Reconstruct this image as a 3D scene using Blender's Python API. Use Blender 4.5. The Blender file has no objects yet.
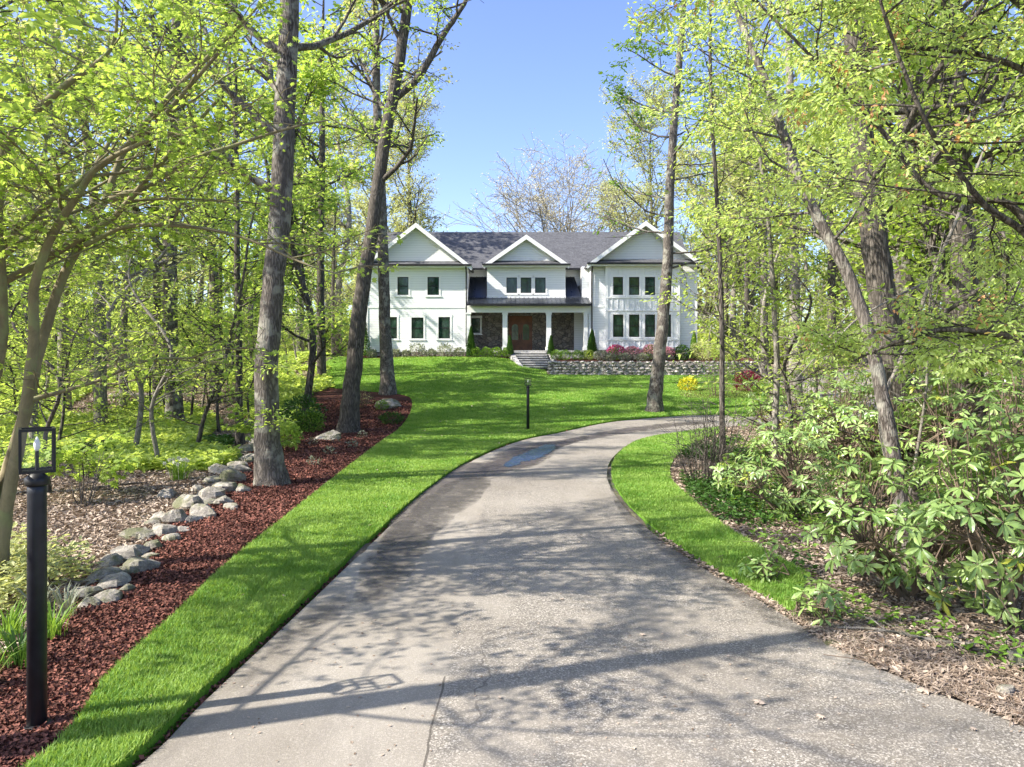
import bpy, math, random
import numpy as np
from mathutils import Vector, geometry

# ------------------------------------------------------------------ camera, sky, sun, exposure
sc = bpy.context.scene
col = sc.collection
F, CX, HY, CAMZ = 730.0, 512.0, 369.0, 2.4          # focal length in pixels, horizon row, eye height (m)
cam_d = bpy.data.cameras.new("camera")
cam = bpy.data.objects.new("camera", cam_d)
col.objects.link(cam)
cam.location = (0, 0, CAMZ)
cam.rotation_euler = (math.radians(90), 0, 0)
cam_d.sensor_width = 36
cam_d.lens = F / 1024 * 36
cam_d.shift_y = -(383.5 - HY) / 1024
cam_d.clip_start, cam_d.clip_end = 0.05, 2000
sc.camera = cam

SUN_TO = Vector((1.0, 0.32, -0.90)).normalized()    # the way the light travels
sun_el = math.asin(-SUN_TO.z)
world = bpy.data.worlds.new("World")
sc.world = world
world.use_nodes = True
wt = world.node_tree
bg = wt.nodes["Background"]
sky = wt.nodes.new("ShaderNodeTexSky")
sky.sky_type = 'NISHITA'
sky.sun_disc = False
sky.sun_elevation = sun_el
sky.sun_rotation = math.atan2(-SUN_TO.x, -SUN_TO.y)
sky.air_density, sky.dust_density, sky.ozone_density = 1.0, 1.3, 2.5
hs = wt.nodes.new('ShaderNodeHueSaturation'); hs.inputs['Saturation'].default_value = 1.1; hs.inputs['Hue'].default_value = 0.518
wt.links.new(sky.outputs[0], hs.inputs['Color']); wt.links.new(hs.outputs[0], bg.inputs[0])
bg.inputs[1].default_value = 0.15
sl = bpy.data.lights.new("sun", 'SUN')
sl.energy = 5.0
sl.angle = math.radians(0.6)
sl.color = (1.0, 0.93, 0.82)
sun = bpy.data.objects.new("sun", sl)
sun.rotation_euler = SUN_TO.to_track_quat('-Z', 'Y').to_euler()
sun.location = (-30, -20, 40)
col.objects.link(sun)
sc.view_settings.view_transform = 'Standard'
sc.view_settings.look = 'None'
sc.view_settings.exposure = 1.25
sc.view_settings.gamma = 1.0
sc.view_settings.use_curve_mapping = False
sc.cycles.max_bounces = 6
sc.cycles.diffuse_bounces = 3
sc.cycles.glossy_bounces = 2
sc.cycles.transmission_bounces = 4
sc.cycles.transparent_max_bounces = 8
sc.cycles.caustics_reflective = False
sc.cycles.caustics_refractive = False
sc.cycles.use_denoising = True
sc.cycles.sample_clamp_indirect = 4

rng = np.random.default_rng(7)
random.seed(7)

# ------------------------------------------------------------------ helpers
def tag(o, label=None, cat=None, group=None, kind=None):
    if label: o["label"] = label
    if cat: o["category"] = cat
    if group: o["group"] = group
    if kind: o["kind"] = kind
    return o

def empty(name, loc=(0, 0, 0), rz=0.0):
    o = bpy.data.objects.new(name, None)
    o.empty_display_size = 0.3
    col.objects.link(o)
    o.location = loc
    o.rotation_euler = (0, 0, rz)
    return o

def nrm(a):
    a = np.asarray(a, float)
    return a / np.maximum(np.linalg.norm(a, axis=-1, keepdims=True), 1e-9)

class G:
    """collects geometry for ONE mesh"""
    def __init__(s):
        s.v = []; s.n = 0; s.f = {}; s.r = []; s.m = {}
    def add(s, v, f, rnd=None, mi=0):
        v = np.asarray(v, float).reshape(-1, 3)
        f = np.asarray(f, int)
        s.f.setdefault(f.shape[1], []).append(f + s.n)
        s.m.setdefault(f.shape[1], []).append(np.full(len(f), mi))
        s.v.append(v); s.n += len(v)
        if rnd is None: rnd = random.random()
        s.r.append(np.broadcast_to(np.asarray(rnd, float), (len(v),)))
        return s
    def box(s, x0, x1, y0, y1, z0, z1, mi=0):
        v = [(x, y, z) for z in (z0, z1) for y in (y0, y1) for x in (x0, x1)]
        f = [(0, 2, 3, 1), (4, 5, 7, 6), (0, 1, 5, 4), (2, 6, 7, 3), (0, 4, 6, 2), (1, 3, 7, 5)]
        return s.add(v, f, mi=mi)
    def prism(s, poly, ax, a0, a1, mi=0):
        """polygon extruded along axis ax ('x','y','z')"""
        n = len(poly)
        def P(p, a):
            return {'x': (a, p[0], p[1]), 'y': (p[0], a, p[1]), 'z': (p[0], p[1], a)}[ax]
        v = [P(p, a0) for p in poly] + [P(p, a1) for p in poly]
        s.add(v, [(i, (i + 1) % n, n + (i + 1) % n, n + i) for i in range(n)], mi=mi)
        s.add(v, [tuple(range(n))[::-1], tuple(range(n, 2 * n))], mi=mi)
        return s
    def tube(s, pts, rad, sides=8, cap=True, rnd=None):
        pts = np.asarray(pts, float); rad = np.broadcast_to(np.asarray(rad, float), (len(pts),))
        return s.tubes(pts[None], rad[None], sides, rnd, cap)
    def tubes(s, P, R, sides=5, rnd=None, cap=False):
        P = np.asarray(P, float); R = np.asarray(R, float)
        n, k, _ = P.shape
        T = nrm(np.gradient(P, axis=1))
        ref = np.where(np.abs(T[..., 2:3]) > 0.9, np.array([1.0, 0, 0]), np.array([0, 0, 1.0]))
        ref = np.broadcast_to(ref[:, :1], T.shape)
        A = nrm(np.cross(T, ref)); B = np.cross(T, A)
        th = np.arange(sides) / sides * 2 * math.pi
        c, q = np.cos(th), np.sin(th)
        V = P[:, :, None] + R[:, :, None, None] * (A[:, :, None] * c[None, None, :, None] + B[:, :, None] * q[None, None, :, None])
        V = V.reshape(-1, 3)
        i = np.arange(k - 1)[:, None] * sides
        j = np.arange(sides)[None]; j2 = (j + 1) % sides
        q4 = np.stack([i + j, i + j2, i + sides + j2, i + sides + j], -1).reshape(-1, 4)
        Fq = (q4[None] + (np.arange(n) * k * sides)[:, None, None]).reshape(-1, 4)
        base = s.n
        s.add(V, Fq, rnd if rnd is not None else 0.5)
        if cap and sides > 2:
            e = np.arange(sides)
            for st in (0, (k - 1) * sides):
                s.f.setdefault(sides, []).append((base + st + (e if st else e[::-1]))[None])
                s.m.setdefault(sides, []).append(np.zeros(1, int))
        return s
    def inst(s, tv, tf, pos, Fw, Nw, size, rnd=None):
        """a template (x across, y along, z normal) at many places"""
        tv = np.asarray(tv, float); pos = np.asarray(pos, float); n = len(pos)
        if n == 0: return s
        Fw = nrm(Fw); X = nrm(np.cross(Fw, Nw)); Nn = np.cross(X, Fw)
        size = np.broadcast_to(np.asarray(size, float), (n,))
        V = pos[:, None] + size[:, None, None] * (X[:, None] * tv[None, :, 0:1] + Fw[:, None] * tv[None, :, 1:2] + Nn[:, None] * tv[None, :, 2:3])
        k = len(tv)
        if rnd is None: rnd = rng.random(n)
        rr = np.repeat(rnd, k)
        first = True
        ar = {}
        for t in tf: ar.setdefault(len(t), []).append(t)
        base = s.n
        s.v.append(V.reshape(-1, 3)); s.n += n * k; s.r.append(rr)
        for a, t in ar.items():
            t = np.asarray(t)
            ff = (t[None] + (np.arange(n) * k)[:, None, None]).reshape(-1, a) + base
            s.f.setdefault(a, []).append(ff); s.m.setdefault(a, []).append(np.zeros(len(ff), int))
        return s
    def mesh(s, name, mats, smooth=False):
        me = bpy.data.meshes.new(name)
        V = np.concatenate(s.v); R = np.concatenate(s.r)
        loops, starts, tot, mi, st = [], [], [], [], 0
        for a, L in s.f.items():
            ff = np.concatenate(L); m = len(ff)
            loops.append(ff.reshape(-1)); starts.append(st + np.arange(m) * a); tot.append(np.full(m, a)); st += m * a
            mi.append(np.concatenate(s.m[a]))
        loops = np.concatenate(loops); starts = np.concatenate(starts); tot = np.concatenate(tot); mi = np.concatenate(mi)
        me.vertices.add(len(V)); me.vertices.foreach_set("co", V.reshape(-1).astype(np.float32))
        me.loops.add(len(loops)); me.loops.foreach_set("vertex_index", loops.astype(np.int32))
        me.polygons.add(len(starts))
        me.polygons.foreach_set("loop_start", starts.astype(np.int32))
        me.polygons.foreach_set("loop_total", tot.astype(np.int32))
        me.polygons.foreach_set("material_index", mi.astype(np.int32))
        me.polygons.foreach_set("use_smooth", np.full(len(starts), bool(smooth)))
        at_ = me.attributes.new("rnd", 'FLOAT', 'POINT')
        at_.data.foreach_set("value", R.astype(np.float32))
        me.update(calc_edges=True)
        if not isinstance(mats, (list, tuple)): mats = [mats]
        for m in mats: me.materials.append(m)
        return me
    def obj(s, name, mats, parent=None, smooth=False, loc=None):
        o = bpy.data.objects.new(name, s.mesh(name, mats, smooth))
        col.objects.link(o)
        if parent: o.parent = parent
        if loc is not None: o.location = loc
        return o

def thing(name, g, mats, label, cat, group=None, kind=None, smooth=False, loc=None):
    return tag(g.obj(name, mats, smooth=smooth, loc=loc), label, cat, group, kind)

def ss(a, b, x):
    t = np.clip((np.asarray(x, float) - a) / (b - a), 0, 1)
    return t * t * (3 - 2 * t)

# ------------------------------------------------------------------ the lie of the land
def tz(x, y):
    x = np.asarray(x, float); y = np.asarray(y, float)
    s = np.clip((y - 27) / 24, 0, 1)
    z = 3.2 * s ** 1.35
    z = z - 0.55 * ss(-1.5, 2.6, x) * ss(37, 47.5, y)
    z = z + 0.05 * np.clip(y - 66, 0, 60) + 5 * ss(90, 200, y) * ss(0, 1, 1)
    wood = np.maximum(ss(-9, -16, x - 0.05 * y), ss(9, 18, x) * ss(34, 20, y))
    z = z + wood * (0.18 * np.sin(x * 0.31 + 1) * np.sin(y * 0.27) + 0.1 * np.sin(x * 0.9 + y * 0.5))
    z = z + ss(-20, -60, x) * 3.0 * ss(20, 60, y) + ss(24, 70, x) * 2.5
    return z

def at(px, py):
    """point of the ground seen at a pixel of the photograph"""
    d = np.arange(1.5, 160, 0.02)
    X = (px - CX) * d / F; Z = CAMZ + (HY - py) * d / F
    k = np.argmax(Z < tz(X, d))
    return (float(X[k]), float(d[k]), float(tz(X[k], d[k])))

def pz(px, py, d):
    return ((px - CX) * d / F, d, CAMZ + (HY - py) * d / F)

def cat_rom(P, n=6):
    P = np.asarray(P, float); Q = np.vstack([2 * P[0] - P[1], P, 2 * P[-1] - P[-2]])
    out = []
    for i in range(len(P) - 1):
        a, b, c, d = Q[i:i + 4]
        for t in np.arange(n) / n:
            out.append(0.5 * (2 * b + (c - a) * t + (2 * a - 5 * b + 4 * c - d) * t ** 2 + (3 * b - a - 3 * c + d) * t ** 3))
    out.append(P[-1])
    return np.array(out)

def pxl(pts): return [at(*p)[:2] for p in pts]

def off(P, d):
    P = np.asarray(P, float); T = nrm(np.gradient(P, axis=0))
    return P + np.stack([-T[:, 1], T[:, 0]], -1) * d

def inside(P, x, y):
    P = np.asarray(P); r = np.zeros(np.shape(x), bool)
    x0, y0 = P[:, 0], P[:, 1]; x1, y1 = np.roll(x0, -1), np.roll(y0, -1)
    for a, b, c, d in zip(x0, y0, x1, y1):
        if b == d: continue
        k = ((b > y) != (d > y)) & (x < (c - a) * (y - b) / (d - b) + a)
        r ^= k
    return r

# edges traced on the photograph and laid on the ground
drive_L = cat_rom([(-2.75, -5), (-2.62, 0.5), (-2.55, 3)] + pxl([(143, 762), (205, 702), (300, 612), (370, 545), (430, 490), (480, 457), (532, 438), (600, 424), (660, 417.5), (712, 415), (760, 415)]) + [(15.2, 39.0), (15.4, 42.5), (18, 46.5), (30, 52)])
drive_R = cat_rom([(6.2, -5), (5.2, 0.5), (4.2, 3)] + pxl([(1024, 727), (930, 690), (840, 650), (775, 610), (700, 566), (650, 531), (620, 502), (607, 475), (615, 455), (640, 440), (690, 431), (750, 425)]) + [(16.5, 32), (22, 34.5), (26, 41), (33, 48)])
DRIVE = np.vstack([drive_L, drive_R[::-1]])
lawn_edge = off(drive_L, 0.07)
i_end = int(np.argmin(np.hypot(lawn_edge[:, 0] - 15.2, lawn_edge[:, 1] - 39)))
bed_edge = cat_rom([(-3.75, -5), (-3.5, 0.5), (-3.1, 3)] + pxl([(45, 762), (110, 680), (175, 620), (230, 565), (285, 520), (340, 475), (385, 440), (408, 418), (412, 402), (402, 395), (360, 391), (332, 388)]))
lawn_far = pxl([(326, 378), (326, 362)]) + [(-12.2, 53.5), (2.4, 53.5), (2.3, 47.3), (6, 47.1), (11, 47.0), (14.5, 47.2), (15.6, 45), (15.1, 42.5)]
LAWN = np.vstack([lawn_edge[:i_end], np.array(lawn_far)[::-1], bed_edge[::-1]])
rock_edge = cat_rom([(-7.2, -5), (-6.6, 1.5), (-5.6, 5)] + pxl([(30, 650), (72, 603), (105, 578), (132, 555), (165, 528), (205, 500), (232, 478), (252, 452), (290, 432), (318, 420), (300, 405), (312, 394)]))
MULCH = np.vstack([off(bed_edge, -0.02), rock_edge[::-1]])
iv0 = int(np.argmin(np.hypot(*(drive_R - np.array(at(792, 618)[:2])).T)))
iv1 = int(np.argmin(np.hypot(*(drive_R - np.array(at(735, 426)[:2])).T)))
verge_out = off(drive_R, -0.10)[iv0:iv1]
verge_in = cat_rom(pxl([(726, 432), (700, 441), (676, 458), (670, 478), (690, 500), (722, 527), (762, 552), (806, 577)]))
VERGE = np.vstack([verge_out, verge_in])

# ------------------------------------------------------------------ materials
def mat(name):
    m = bpy.data.materials.new(name); m.use_nodes = True
    nt = m.node_tree
    return m, nt, nt.nodes, nt.links, nt.nodes["Principled BSDF"]

def ramp(N, L, src, stops):
    r = N.new("ShaderNodeValToRGB"); cr = r.color_ramp
    while len(cr.elements) < len(stops): cr.elements.new(0.5)
    for e, (p, c) in zip(cr.elements, stops):
        e.position = p; e.color = (*c, 1) if len(c) == 3 else c
    L.new(src, r.inputs[0])
    return r.outputs[0]

def noise(N, L, vec, scale, detail=4, rough=0.55, dist=0.0):
    n = N.new("ShaderNodeTexNoise"); n.inputs["Scale"].default_value = scale
    n.inputs["Detail"].default_value = detail; n.inputs["Roughness"].default_value = rough; n.inputs["Distortion"].default_value = dist
    if vec is not None: L.new(vec, n.inputs["Vector"])
    return n.outputs["Fac"]

def wpos(N): return N.new("ShaderNodeNewGeometry").outputs["Position"]
def objco(N): return N.new("ShaderNodeTexCoord").outputs["Object"]

def mapping(N, L, vec, scale=(1, 1, 1), rot=(0, 0, 0)):
    m = N.new("ShaderNodeMapping"); m.inputs["Scale"].default_value = scale; m.inputs["Rotation"].default_value = rot
    L.new(vec, m.inputs["Vector"]); return m.outputs[0]

def mixc(N, L, fac, a, b, mode='MIX'):
    m = N.new("ShaderNodeMix"); m.data_type = 'RGBA'; m.blend_type = mode
    def put(sock, v):
        if hasattr(v, 'links'): L.new(v, sock)
        elif isinstance(v, (int, float)): sock.default_value = v
        else: sock.default_value = (*v, 1)
    put(m.inputs["Factor"], fac); put(m.inputs["A"], a); put(m.inputs["B"], b)
    return m.outputs["Result"]

def mth(N, L, op, a, b=0.0, clamp=False):
    m = N.new("ShaderNodeMath"); m.operation = op; m.use_clamp = clamp
    for i, v in enumerate((a, b)):
        if hasattr(v, 'links'): L.new(v, m.inputs[i])
        else: m.inputs[i].default_value = v
    return m.outputs[0]

def bump(N, L, bs, h, strength=0.5, dist=0.02):
    b = N.new("ShaderNodeBump"); b.inputs["Strength"].default_value = strength; b.inputs["Distance"].default_value = dist
    L.new(h, b.inputs["Height"]); L.new(b.outputs[0], bs.inputs["Normal"]); return b

def plain(name, c, rough=0.6, metal=0.0, var=0.15, scale=6.0, spec=0.4):
    m, nt, N, L, bs = mat(name)
    f = noise(N, L, wpos(N), scale)
    L.new(ramp(N, L, f, [(0.3, tuple(v * (1 - var) for v in c)), (0.7, tuple(min(1, v * (1 + var)) for v in c))]), bs.inputs["Base Color"])
    bs.inputs["Roughness"].default_value = rough; bs.inputs["Metallic"].default_value = metal
    bs.inputs["Specular IOR Level"].default_value = spec
    return m

def leafmat(name, c0, c1, trans=0.45, tc=None, rough=0.5, spec=0.3, c2=None, gloss=None):
    """thin leaves: diffuse + light through the leaf; tint varies leaf by leaf"""
    m, nt, N, L, bs = mat(name)
    a = N.new("ShaderNodeAttribute"); a.attribute_name = "rnd"
    stops = [(0.0, c0), (0.85, c1)]
    if c2: stops = [(0.0, c0), (0.6, c1), (0.95, c1), (1.0, c2)]
    c = ramp(N, L, a.outputs["Fac"], stops)
    big = noise(N, L, wpos(N), 0.7, 2)
    c = mixc(N, L, ramp(N, L, big, [(0.35, (0, 0, 0)), (0.65, (1, 1, 1))]), mixc(N, L, 0.22, c, c0), c)
    L.new(c, bs.inputs["Base Color"])
    bs.inputs["Roughness"].default_value = rough; bs.inputs["Specular IOR Level"].default_value = spec
    tr = N.new("ShaderNodeBsdfTranslucent")
    g = mixc(N, L, 0.55, c, tc or (c1[0] * 1.25, c1[1] * 1.2, c1[2] * 0.5))
    L.new(g, tr.inputs["Color"])
    mx = N.new("ShaderNodeMixShader"); mx.inputs[0].default_value = trans
    L.new(bs.outputs[0], mx.inputs[1]); L.new(tr.outputs[0], mx.inputs[2])
    L.new(mx.outputs[0], N["Material Output"].inputs["Surface"])
    return m

def barkmat(name, dark, light, sx=9.0, sz=1.6, patch=None, bstr=0.9, cell=0.7):
    m, nt, N, L, bs = mat(name)
    v0 = mapping(N, L, wpos(N), (sx, sx, sz))
    nz = N.new('ShaderNodeTexNoise'); nz.inputs['Scale'].default_value = 1.2; nz.inputs['Detail'].default_value = 5; L.new(v0, nz.inputs['Vector'])
    va = N.new('ShaderNodeVectorMath'); va.operation = 'MULTIPLY_ADD'; L.new(nz.outputs['Color'], va.inputs[0]); va.inputs[1].default_value = (1.3, 1.3, 1.3); L.new(v0, va.inputs[2])
    v = va.outputs[0]
    f = noise(N, L, v0, 2.6, 8, 0.75, 0.6)
    vo = N.new("ShaderNodeTexVoronoi"); vo.feature = 'DISTANCE_TO_EDGE'; vo.inputs["Scale"].default_value = 2.3
    L.new(v, vo.inputs["Vector"])
    q = 1 - cell
    h = mth(N, L, 'MULTIPLY', ramp(N, L, vo.outputs["Distance"], [(0.0, (q, q, q)), (0.28, (1, 1, 1))]), f)
    c = ramp(N, L, h, [(0.18, dark), (0.68, light)])
    lb_ = noise(N, L, wpos(N), 0.9, 4, 0.7)
    c = mixc(N, L, ramp(N, L, lb_, [(0.4, (0.45, 0.45, 0.45)), (0.6, (0, 0, 0))]), c, tuple((a + b) * .4 for a, b in zip(dark, light)))
    if patch:
        p = noise(N, L, wpos(N), 3.0, 4, 0.6)
        c = mixc(N, L, ramp(N, L, p, [(0.52, (0, 0, 0)), (0.62, (1, 1, 1))]), c, patch)
    L.new(c, bs.inputs["Base Color"]); bs.inputs["Roughness"].default_value = 0.9
    bs.inputs["Specular IOR Level"].default_value = 0.2
    bump(N, L, bs, h, bstr, 0.03)
    return m

M = {}
M['bark'] = barkmat('grey_bark', (0.04, 0.033, 0.028), (0.32, 0.285, 0.25), patch=(0.26, 0.25, 0.21))
M['bark_dark'] = barkmat('dark_bark', (0.035, 0.03, 0.025), (0.25, 0.22, 0.19), sx=7, sz=1.2)
M['bark_pale'] = barkmat('pale_bark', (0.09, 0.08, 0.065), (0.46, 0.42, 0.37), sx=6, sz=2.2, patch=(0.15, 0.14, 0.11), bstr=1.0, cell=0.45)
M['bark_smooth'] = barkmat('smooth_bark', (0.12, 0.10, 0.06), (0.33, 0.285, 0.18), sx=3, sz=1.5, patch=(0.24, 0.25, 0.13), bstr=0.3, cell=0.15)
M['twig'] = plain('twig_brown', (0.15, 0.11, 0.08), 0.9)
M['leaf_maple'] = leafmat('maple_leaf', (0.20, 0.34, 0.06), (0.48, 0.62, 0.16), 0.58)
M['leaf_spring'] = leafmat('spring_leaf', (0.28, 0.40, 0.08), (0.55, 0.66, 0.20), 0.55)
M['leaf_drop'] = leafmat('drooping_leaf', (0.28, 0.41, 0.10), (0.60, 0.72, 0.29), 0.58, c2=(0.66, 0.30, 0.12))
M['leaf_pale'] = leafmat('pale_leaf', (0.36, 0.40, 0.18), (0.60, 0.63, 0.32), 0.45)
M['leaf_bud'] = leafmat('bud_leaf', (0.50, 0.47, 0.38), (0.70, 0.66, 0.54), 0.4)
M['leaf_dark'] = leafmat('dark_leaf', (0.025, 0.07, 0.012), (0.08, 0.17, 0.03), 0.25)
M['leaf_mid'] = leafmat('mid_leaf', (0.11, 0.22, 0.03), (0.26, 0.42, 0.07), 0.4)
M['leaf_rhodo'] = leafmat('glossy_leaf', (0.06, 0.15, 0.03), (0.36, 0.50, 0.16), 0.3, rough=0.36, spec=0.8, c2=(0.45, 0.45, 0.05))
M['leaf_maroon'] = leafmat('maroon_leaf', (0.08, 0.01, 0.02), (0.22, 0.03, 0.06), 0.3)
M['leaf_yellow'] = leafmat('yellow_leaf', (0.45, 0.45, 0.03), (0.7, 0.65, 0.05), 0.3)
M['pink'] = leafmat('pink_flower', (0.60, 0.07, 0.26), (0.78, 0.20, 0.42), 0.3)
M['pink_pale'] = leafmat('pale_pink_flower', (0.72, 0.28, 0.42), (0.82, 0.46, 0.56), 0.3)
M['grey_leaf'] = leafmat('grey_leaf', (0.16, 0.19, 0.13), (0.34, 0.36, 0.27), 0.2)
M['white_flower'] = leafmat('white_flower', (0.7, 0.7, 0.6), (0.85, 0.85, 0.8), 0.3)
M['grass'] = leafmat('grass_blade', (0.05, 0.20, 0.012), (0.38, 0.53, 0.13), 0.4, spec=0.25)
M['black'] = plain('black_metal', (0.012, 0.012, 0.014), 0.45, 0.0, 0.2)
M['black_post'] = plain('black_painted_post', (0.016, 0.018, 0.024), 0.42, 0.0, 0.35, 9)
M['white_trim'] = plain('white_trim', (0.81, 0.815, 0.815), 0.5, var=0.02)
M['wood_door'] = plain('stained_wood', (0.15, 0.055, 0.025), 0.4, var=0.35, scale=3)
M['petal'] = M['white_flower']
M['rusty'] = leafmat('rusty_bud', (0.40, 0.20, 0.10), (0.72, 0.40, 0.22), 0.4)

def siding(name, c, per=0.17, batten=False):
    m, nt, N, L, bs = mat(name)
    sx = N.new("ShaderNodeSeparateXYZ"); L.new(wpos(N), sx.inputs[0])
    src = sx.outputs[0] if batten else sx.outputs[2]
    per = 0.62 if batten else per
    fr = mth(N, L, 'FRACT', mth(N, L, 'DIVIDE', src, per))
    if batten: h = ramp(N, L, fr, [(0.0, (1, 1, 1)), (0.10, (1, 1, 1)), (0.12, (0, 0, 0)), (0.98, (0, 0, 0)), (1.0, (1, 1, 1))])
    else: h = ramp(N, L, fr, [(0.0, (1, 1, 1)), (0.93, (0.25, 0.25, 0.25)), (0.95, (0, 0, 0)), (1.0, (0, 0, 0))])
    f = noise(N, L, wpos(N), 1.2)
    L.new(ramp(N, L, f, [(0.3, tuple(v * 0.96 for v in c)), (0.7, c)]), bs.inputs["Base Color"])
    bs.inputs["Roughness"].default_value = 0.55
    c_ = ramp(N, L, h, [(0.0, tuple(v * 0.66 for v in c)), (0.5, c)])
    if not batten: L.new(mixc(N, L, 0.6, ramp(N, L, f, [(0.3, tuple(v * 0.95 for v in c)), (0.7, c)]), c_), bs.inputs['Base Color'])
    bump(N, L, bs, h, 0.6, 0.012)
    return m
M['siding'] = siding('clapboard', (0.80, 0.815, 0.82))
M['batten'] = siding('board_and_batten', (0.80, 0.81, 0.815), batten=True)

def stonemat(name, scale, cols, mortar, mw=0.06, by=2.0):
    m, nt, N, L, bs = mat(name)
    v = mapping(N, L, wpos(N), (1, 1, 1.3))
    a = N.new("ShaderNodeTexVoronoi"); a.inputs["Scale"].default_value = scale; a.inputs["Randomness"].default_value = 0.9; L.new(v, a.inputs["Vector"])
    b = N.new("ShaderNodeTexVoronoi"); b.feature = 'DISTANCE_TO_EDGE'; b.inputs["Scale"].default_value = scale; b.inputs["Randomness"].default_value = 0.9; L.new(v, b.inputs["Vector"])
    s = N.new("ShaderNodeSeparateColor"); L.new(a.outputs["Color"], s.inputs[0])
    c = ramp(N, L, s.outputs[0], [(i / (len(cols) - 1), cc) for i, cc in enumerate(cols)])
    n = noise(N, L, wpos(N), scale * 4)
    c = mixc(N, L, 0.35, c, ramp(N, L, n, [(0.3, cols[0]), (0.7, cols[-1])]))
    e = ramp(N, L, b.outputs["Distance"], [(0.0, (0, 0, 0)), (mw, (1, 1, 1))])
    L.new(mixc(N, L, e, mortar, c), bs.inputs["Base Color"]); bs.inputs["Roughness"].default_value = 0.85
    bump(N, L, bs, e, 0.9, 0.05)
    return m
M['stone_dark'] = stonemat('veneer_stone', 3.2, [(0.08, 0.075, 0.075), (0.22, 0.18, 0.15), (0.15, 0.155, 0.16), (0.40, 0.34, 0.28)], (0.06, 0.056, 0.05))
M['stone_wall'] = stonemat('fieldstone', 3.4, [(0.22, 0.20, 0.19), (0.45, 0.40, 0.37), (0.32, 0.30, 0.30), (0.62, 0.57, 0.52)], (0.07, 0.06, 0.055), 0.09)
M['stone_found'] = stonemat('foundation_stone', 3.0, [(0.18, 0.165, 0.155), (0.34, 0.30, 0.28), (0.26, 0.25, 0.25), (0.44, 0.40, 0.37)], (0.14, 0.13, 0.12))
M['granite'] = plain('granite', (0.38, 0.37, 0.36), 0.85, var=0.3, scale=9)

M['granite_sunlit'] = plain('sunlit_tread_granite', (0.55, 0.54, 0.53), 0.8, var=0.12, scale=9)  # step treads: same granite, sunlight painted in as a lighter tone
M['riser_shaded'] = plain('shaded_riser_granite', (0.17, 0.165, 0.16), 0.9, var=0.3, scale=9)  # step risers: same granite, shade painted in as a darker tone

def rockmat():
    m, nt, N, L, bs = mat('boulder_stone')
    p = wpos(N)
    f = noise(N, L, p, 5, 8, 0.7)
    c = ramp(N, L, f, [(0.25, (0.10, 0.09, 0.075)), (0.5, (0.30, 0.275, 0.24)), (0.78, (0.60, 0.555, 0.50))])
    g = noise(N, L, p, 2.3, 5, 0.7)
    c = mixc(N, L, ramp(N, L, g, [(0.47, (0, 0, 0)), (0.60, (0.85, 0.85, 0.85))]), c, (0.12, 0.13, 0.055))
    s = noise(N, L, p, 60, 3)
    c = mixc(N, L, 0.35, c, ramp(N, L, s, [(0.35, (0.1, 0.1, 0.1)), (0.65, (0.8, 0.78, 0.75))]), 'OVERLAY')
    L.new(c, bs.inputs["Base Color"]); bs.inputs["Roughness"].default_value = 0.9
    bump(N, L, bs, noise(N, L, p, 14, 8, 0.75), 0.9, 0.04)
    return m
M['rock'] = rockmat()

def shingles():
    m, nt, N, L, bs = mat('roof_shingles')
    p = wpos(N)
    br = N.new("ShaderNodeTexBrick"); br.inputs["Scale"].default_value = 1.0
    br.inputs["Brick Width"].default_value = 0.33; br.inputs["Row Height"].default_value = 0.11; br.inputs["Mortar Size"].default_value = 0.006
    br.inputs["Color1"].default_value = (0.042, 0.044, 0.05, 1); br.inputs["Color2"].default_value = (0.095, 0.098, 0.108, 1); br.inputs["Mortar"].default_value = (0.03, 0.03, 0.035, 1)
    sx = N.new("ShaderNodeSeparateXYZ"); L.new(p, sx.inputs[0])
    cb = N.new("ShaderNodeCombineXYZ")
    L.new(mth(N, L, 'ADD', sx.outputs[0], sx.outputs[1]), cb.inputs[0]); L.new(sx.outputs[2], cb.inputs[1])
    L.new(cb.outputs[0], br.inputs["Vector"])
    f = noise(N, L, p, 8, 3)
    L.new(mixc(N, L, 0.5, br.outputs["Color"], ramp(N, L, f, [(0.3, (0.04, 0.042, 0.048)), (0.7, (0.135, 0.138, 0.15))])), bs.inputs["Base Color"])
    bs.inputs["Roughness"].default_value = 0.8
    return m
M['shingles'] = shingles()

def metalroof():
    m, nt, N, L, bs = mat('standing_seam_metal')
    bs.inputs["Base Color"].default_value = (0.055, 0.065, 0.085, 1)
    bs.inputs["Metallic"].default_value = 0.7; bs.inputs["Roughness"].default_value = 0.3
    n = noise(N, L, wpos(N), 1.3)
    L.new(ramp(N, L, n, [(0.3, (0.25, 0.25, 0.25)), (0.7, (0.42, 0.42, 0.42))]), bs.inputs["Roughness"])
    return m
M['metal_roof'] = metalroof()

def glassmat():
    m, nt, N, L, bs = mat('window_glass')
    f = noise(N, L, mapping(N, L, wpos(N), (2.2, 2.2, 0.8)), 1.5, 5, 0.7)
    L.new(ramp(N, L, f, [(0.35, (0.008, 0.018, 0.016)), (0.55, (0.02, 0.055, 0.038)), (0.75, (0.06, 0.11, 0.07))]), bs.inputs["Base Color"])  # green mirrored trees painted into the pane colour
    bs.inputs["Roughness"].default_value = 0.04; bs.inputs["Specular IOR Level"].default_value = 0.5
    bump(N, L, bs, noise(N, L, wpos(N), 1.8, 2), 0.15, 0.02)
    return m
M['glass'] = glassmat()

def lampglass():
    m, nt, N, L, bs = mat('clear_glass')
    bs.inputs['Base Color'].default_value = (.8, .85, .85, 1); bs.inputs['Roughness'].default_value = 0.02; bs.inputs['Alpha'].default_value = 0.035
    return m
M['lamp_glass'] = lampglass()

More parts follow.
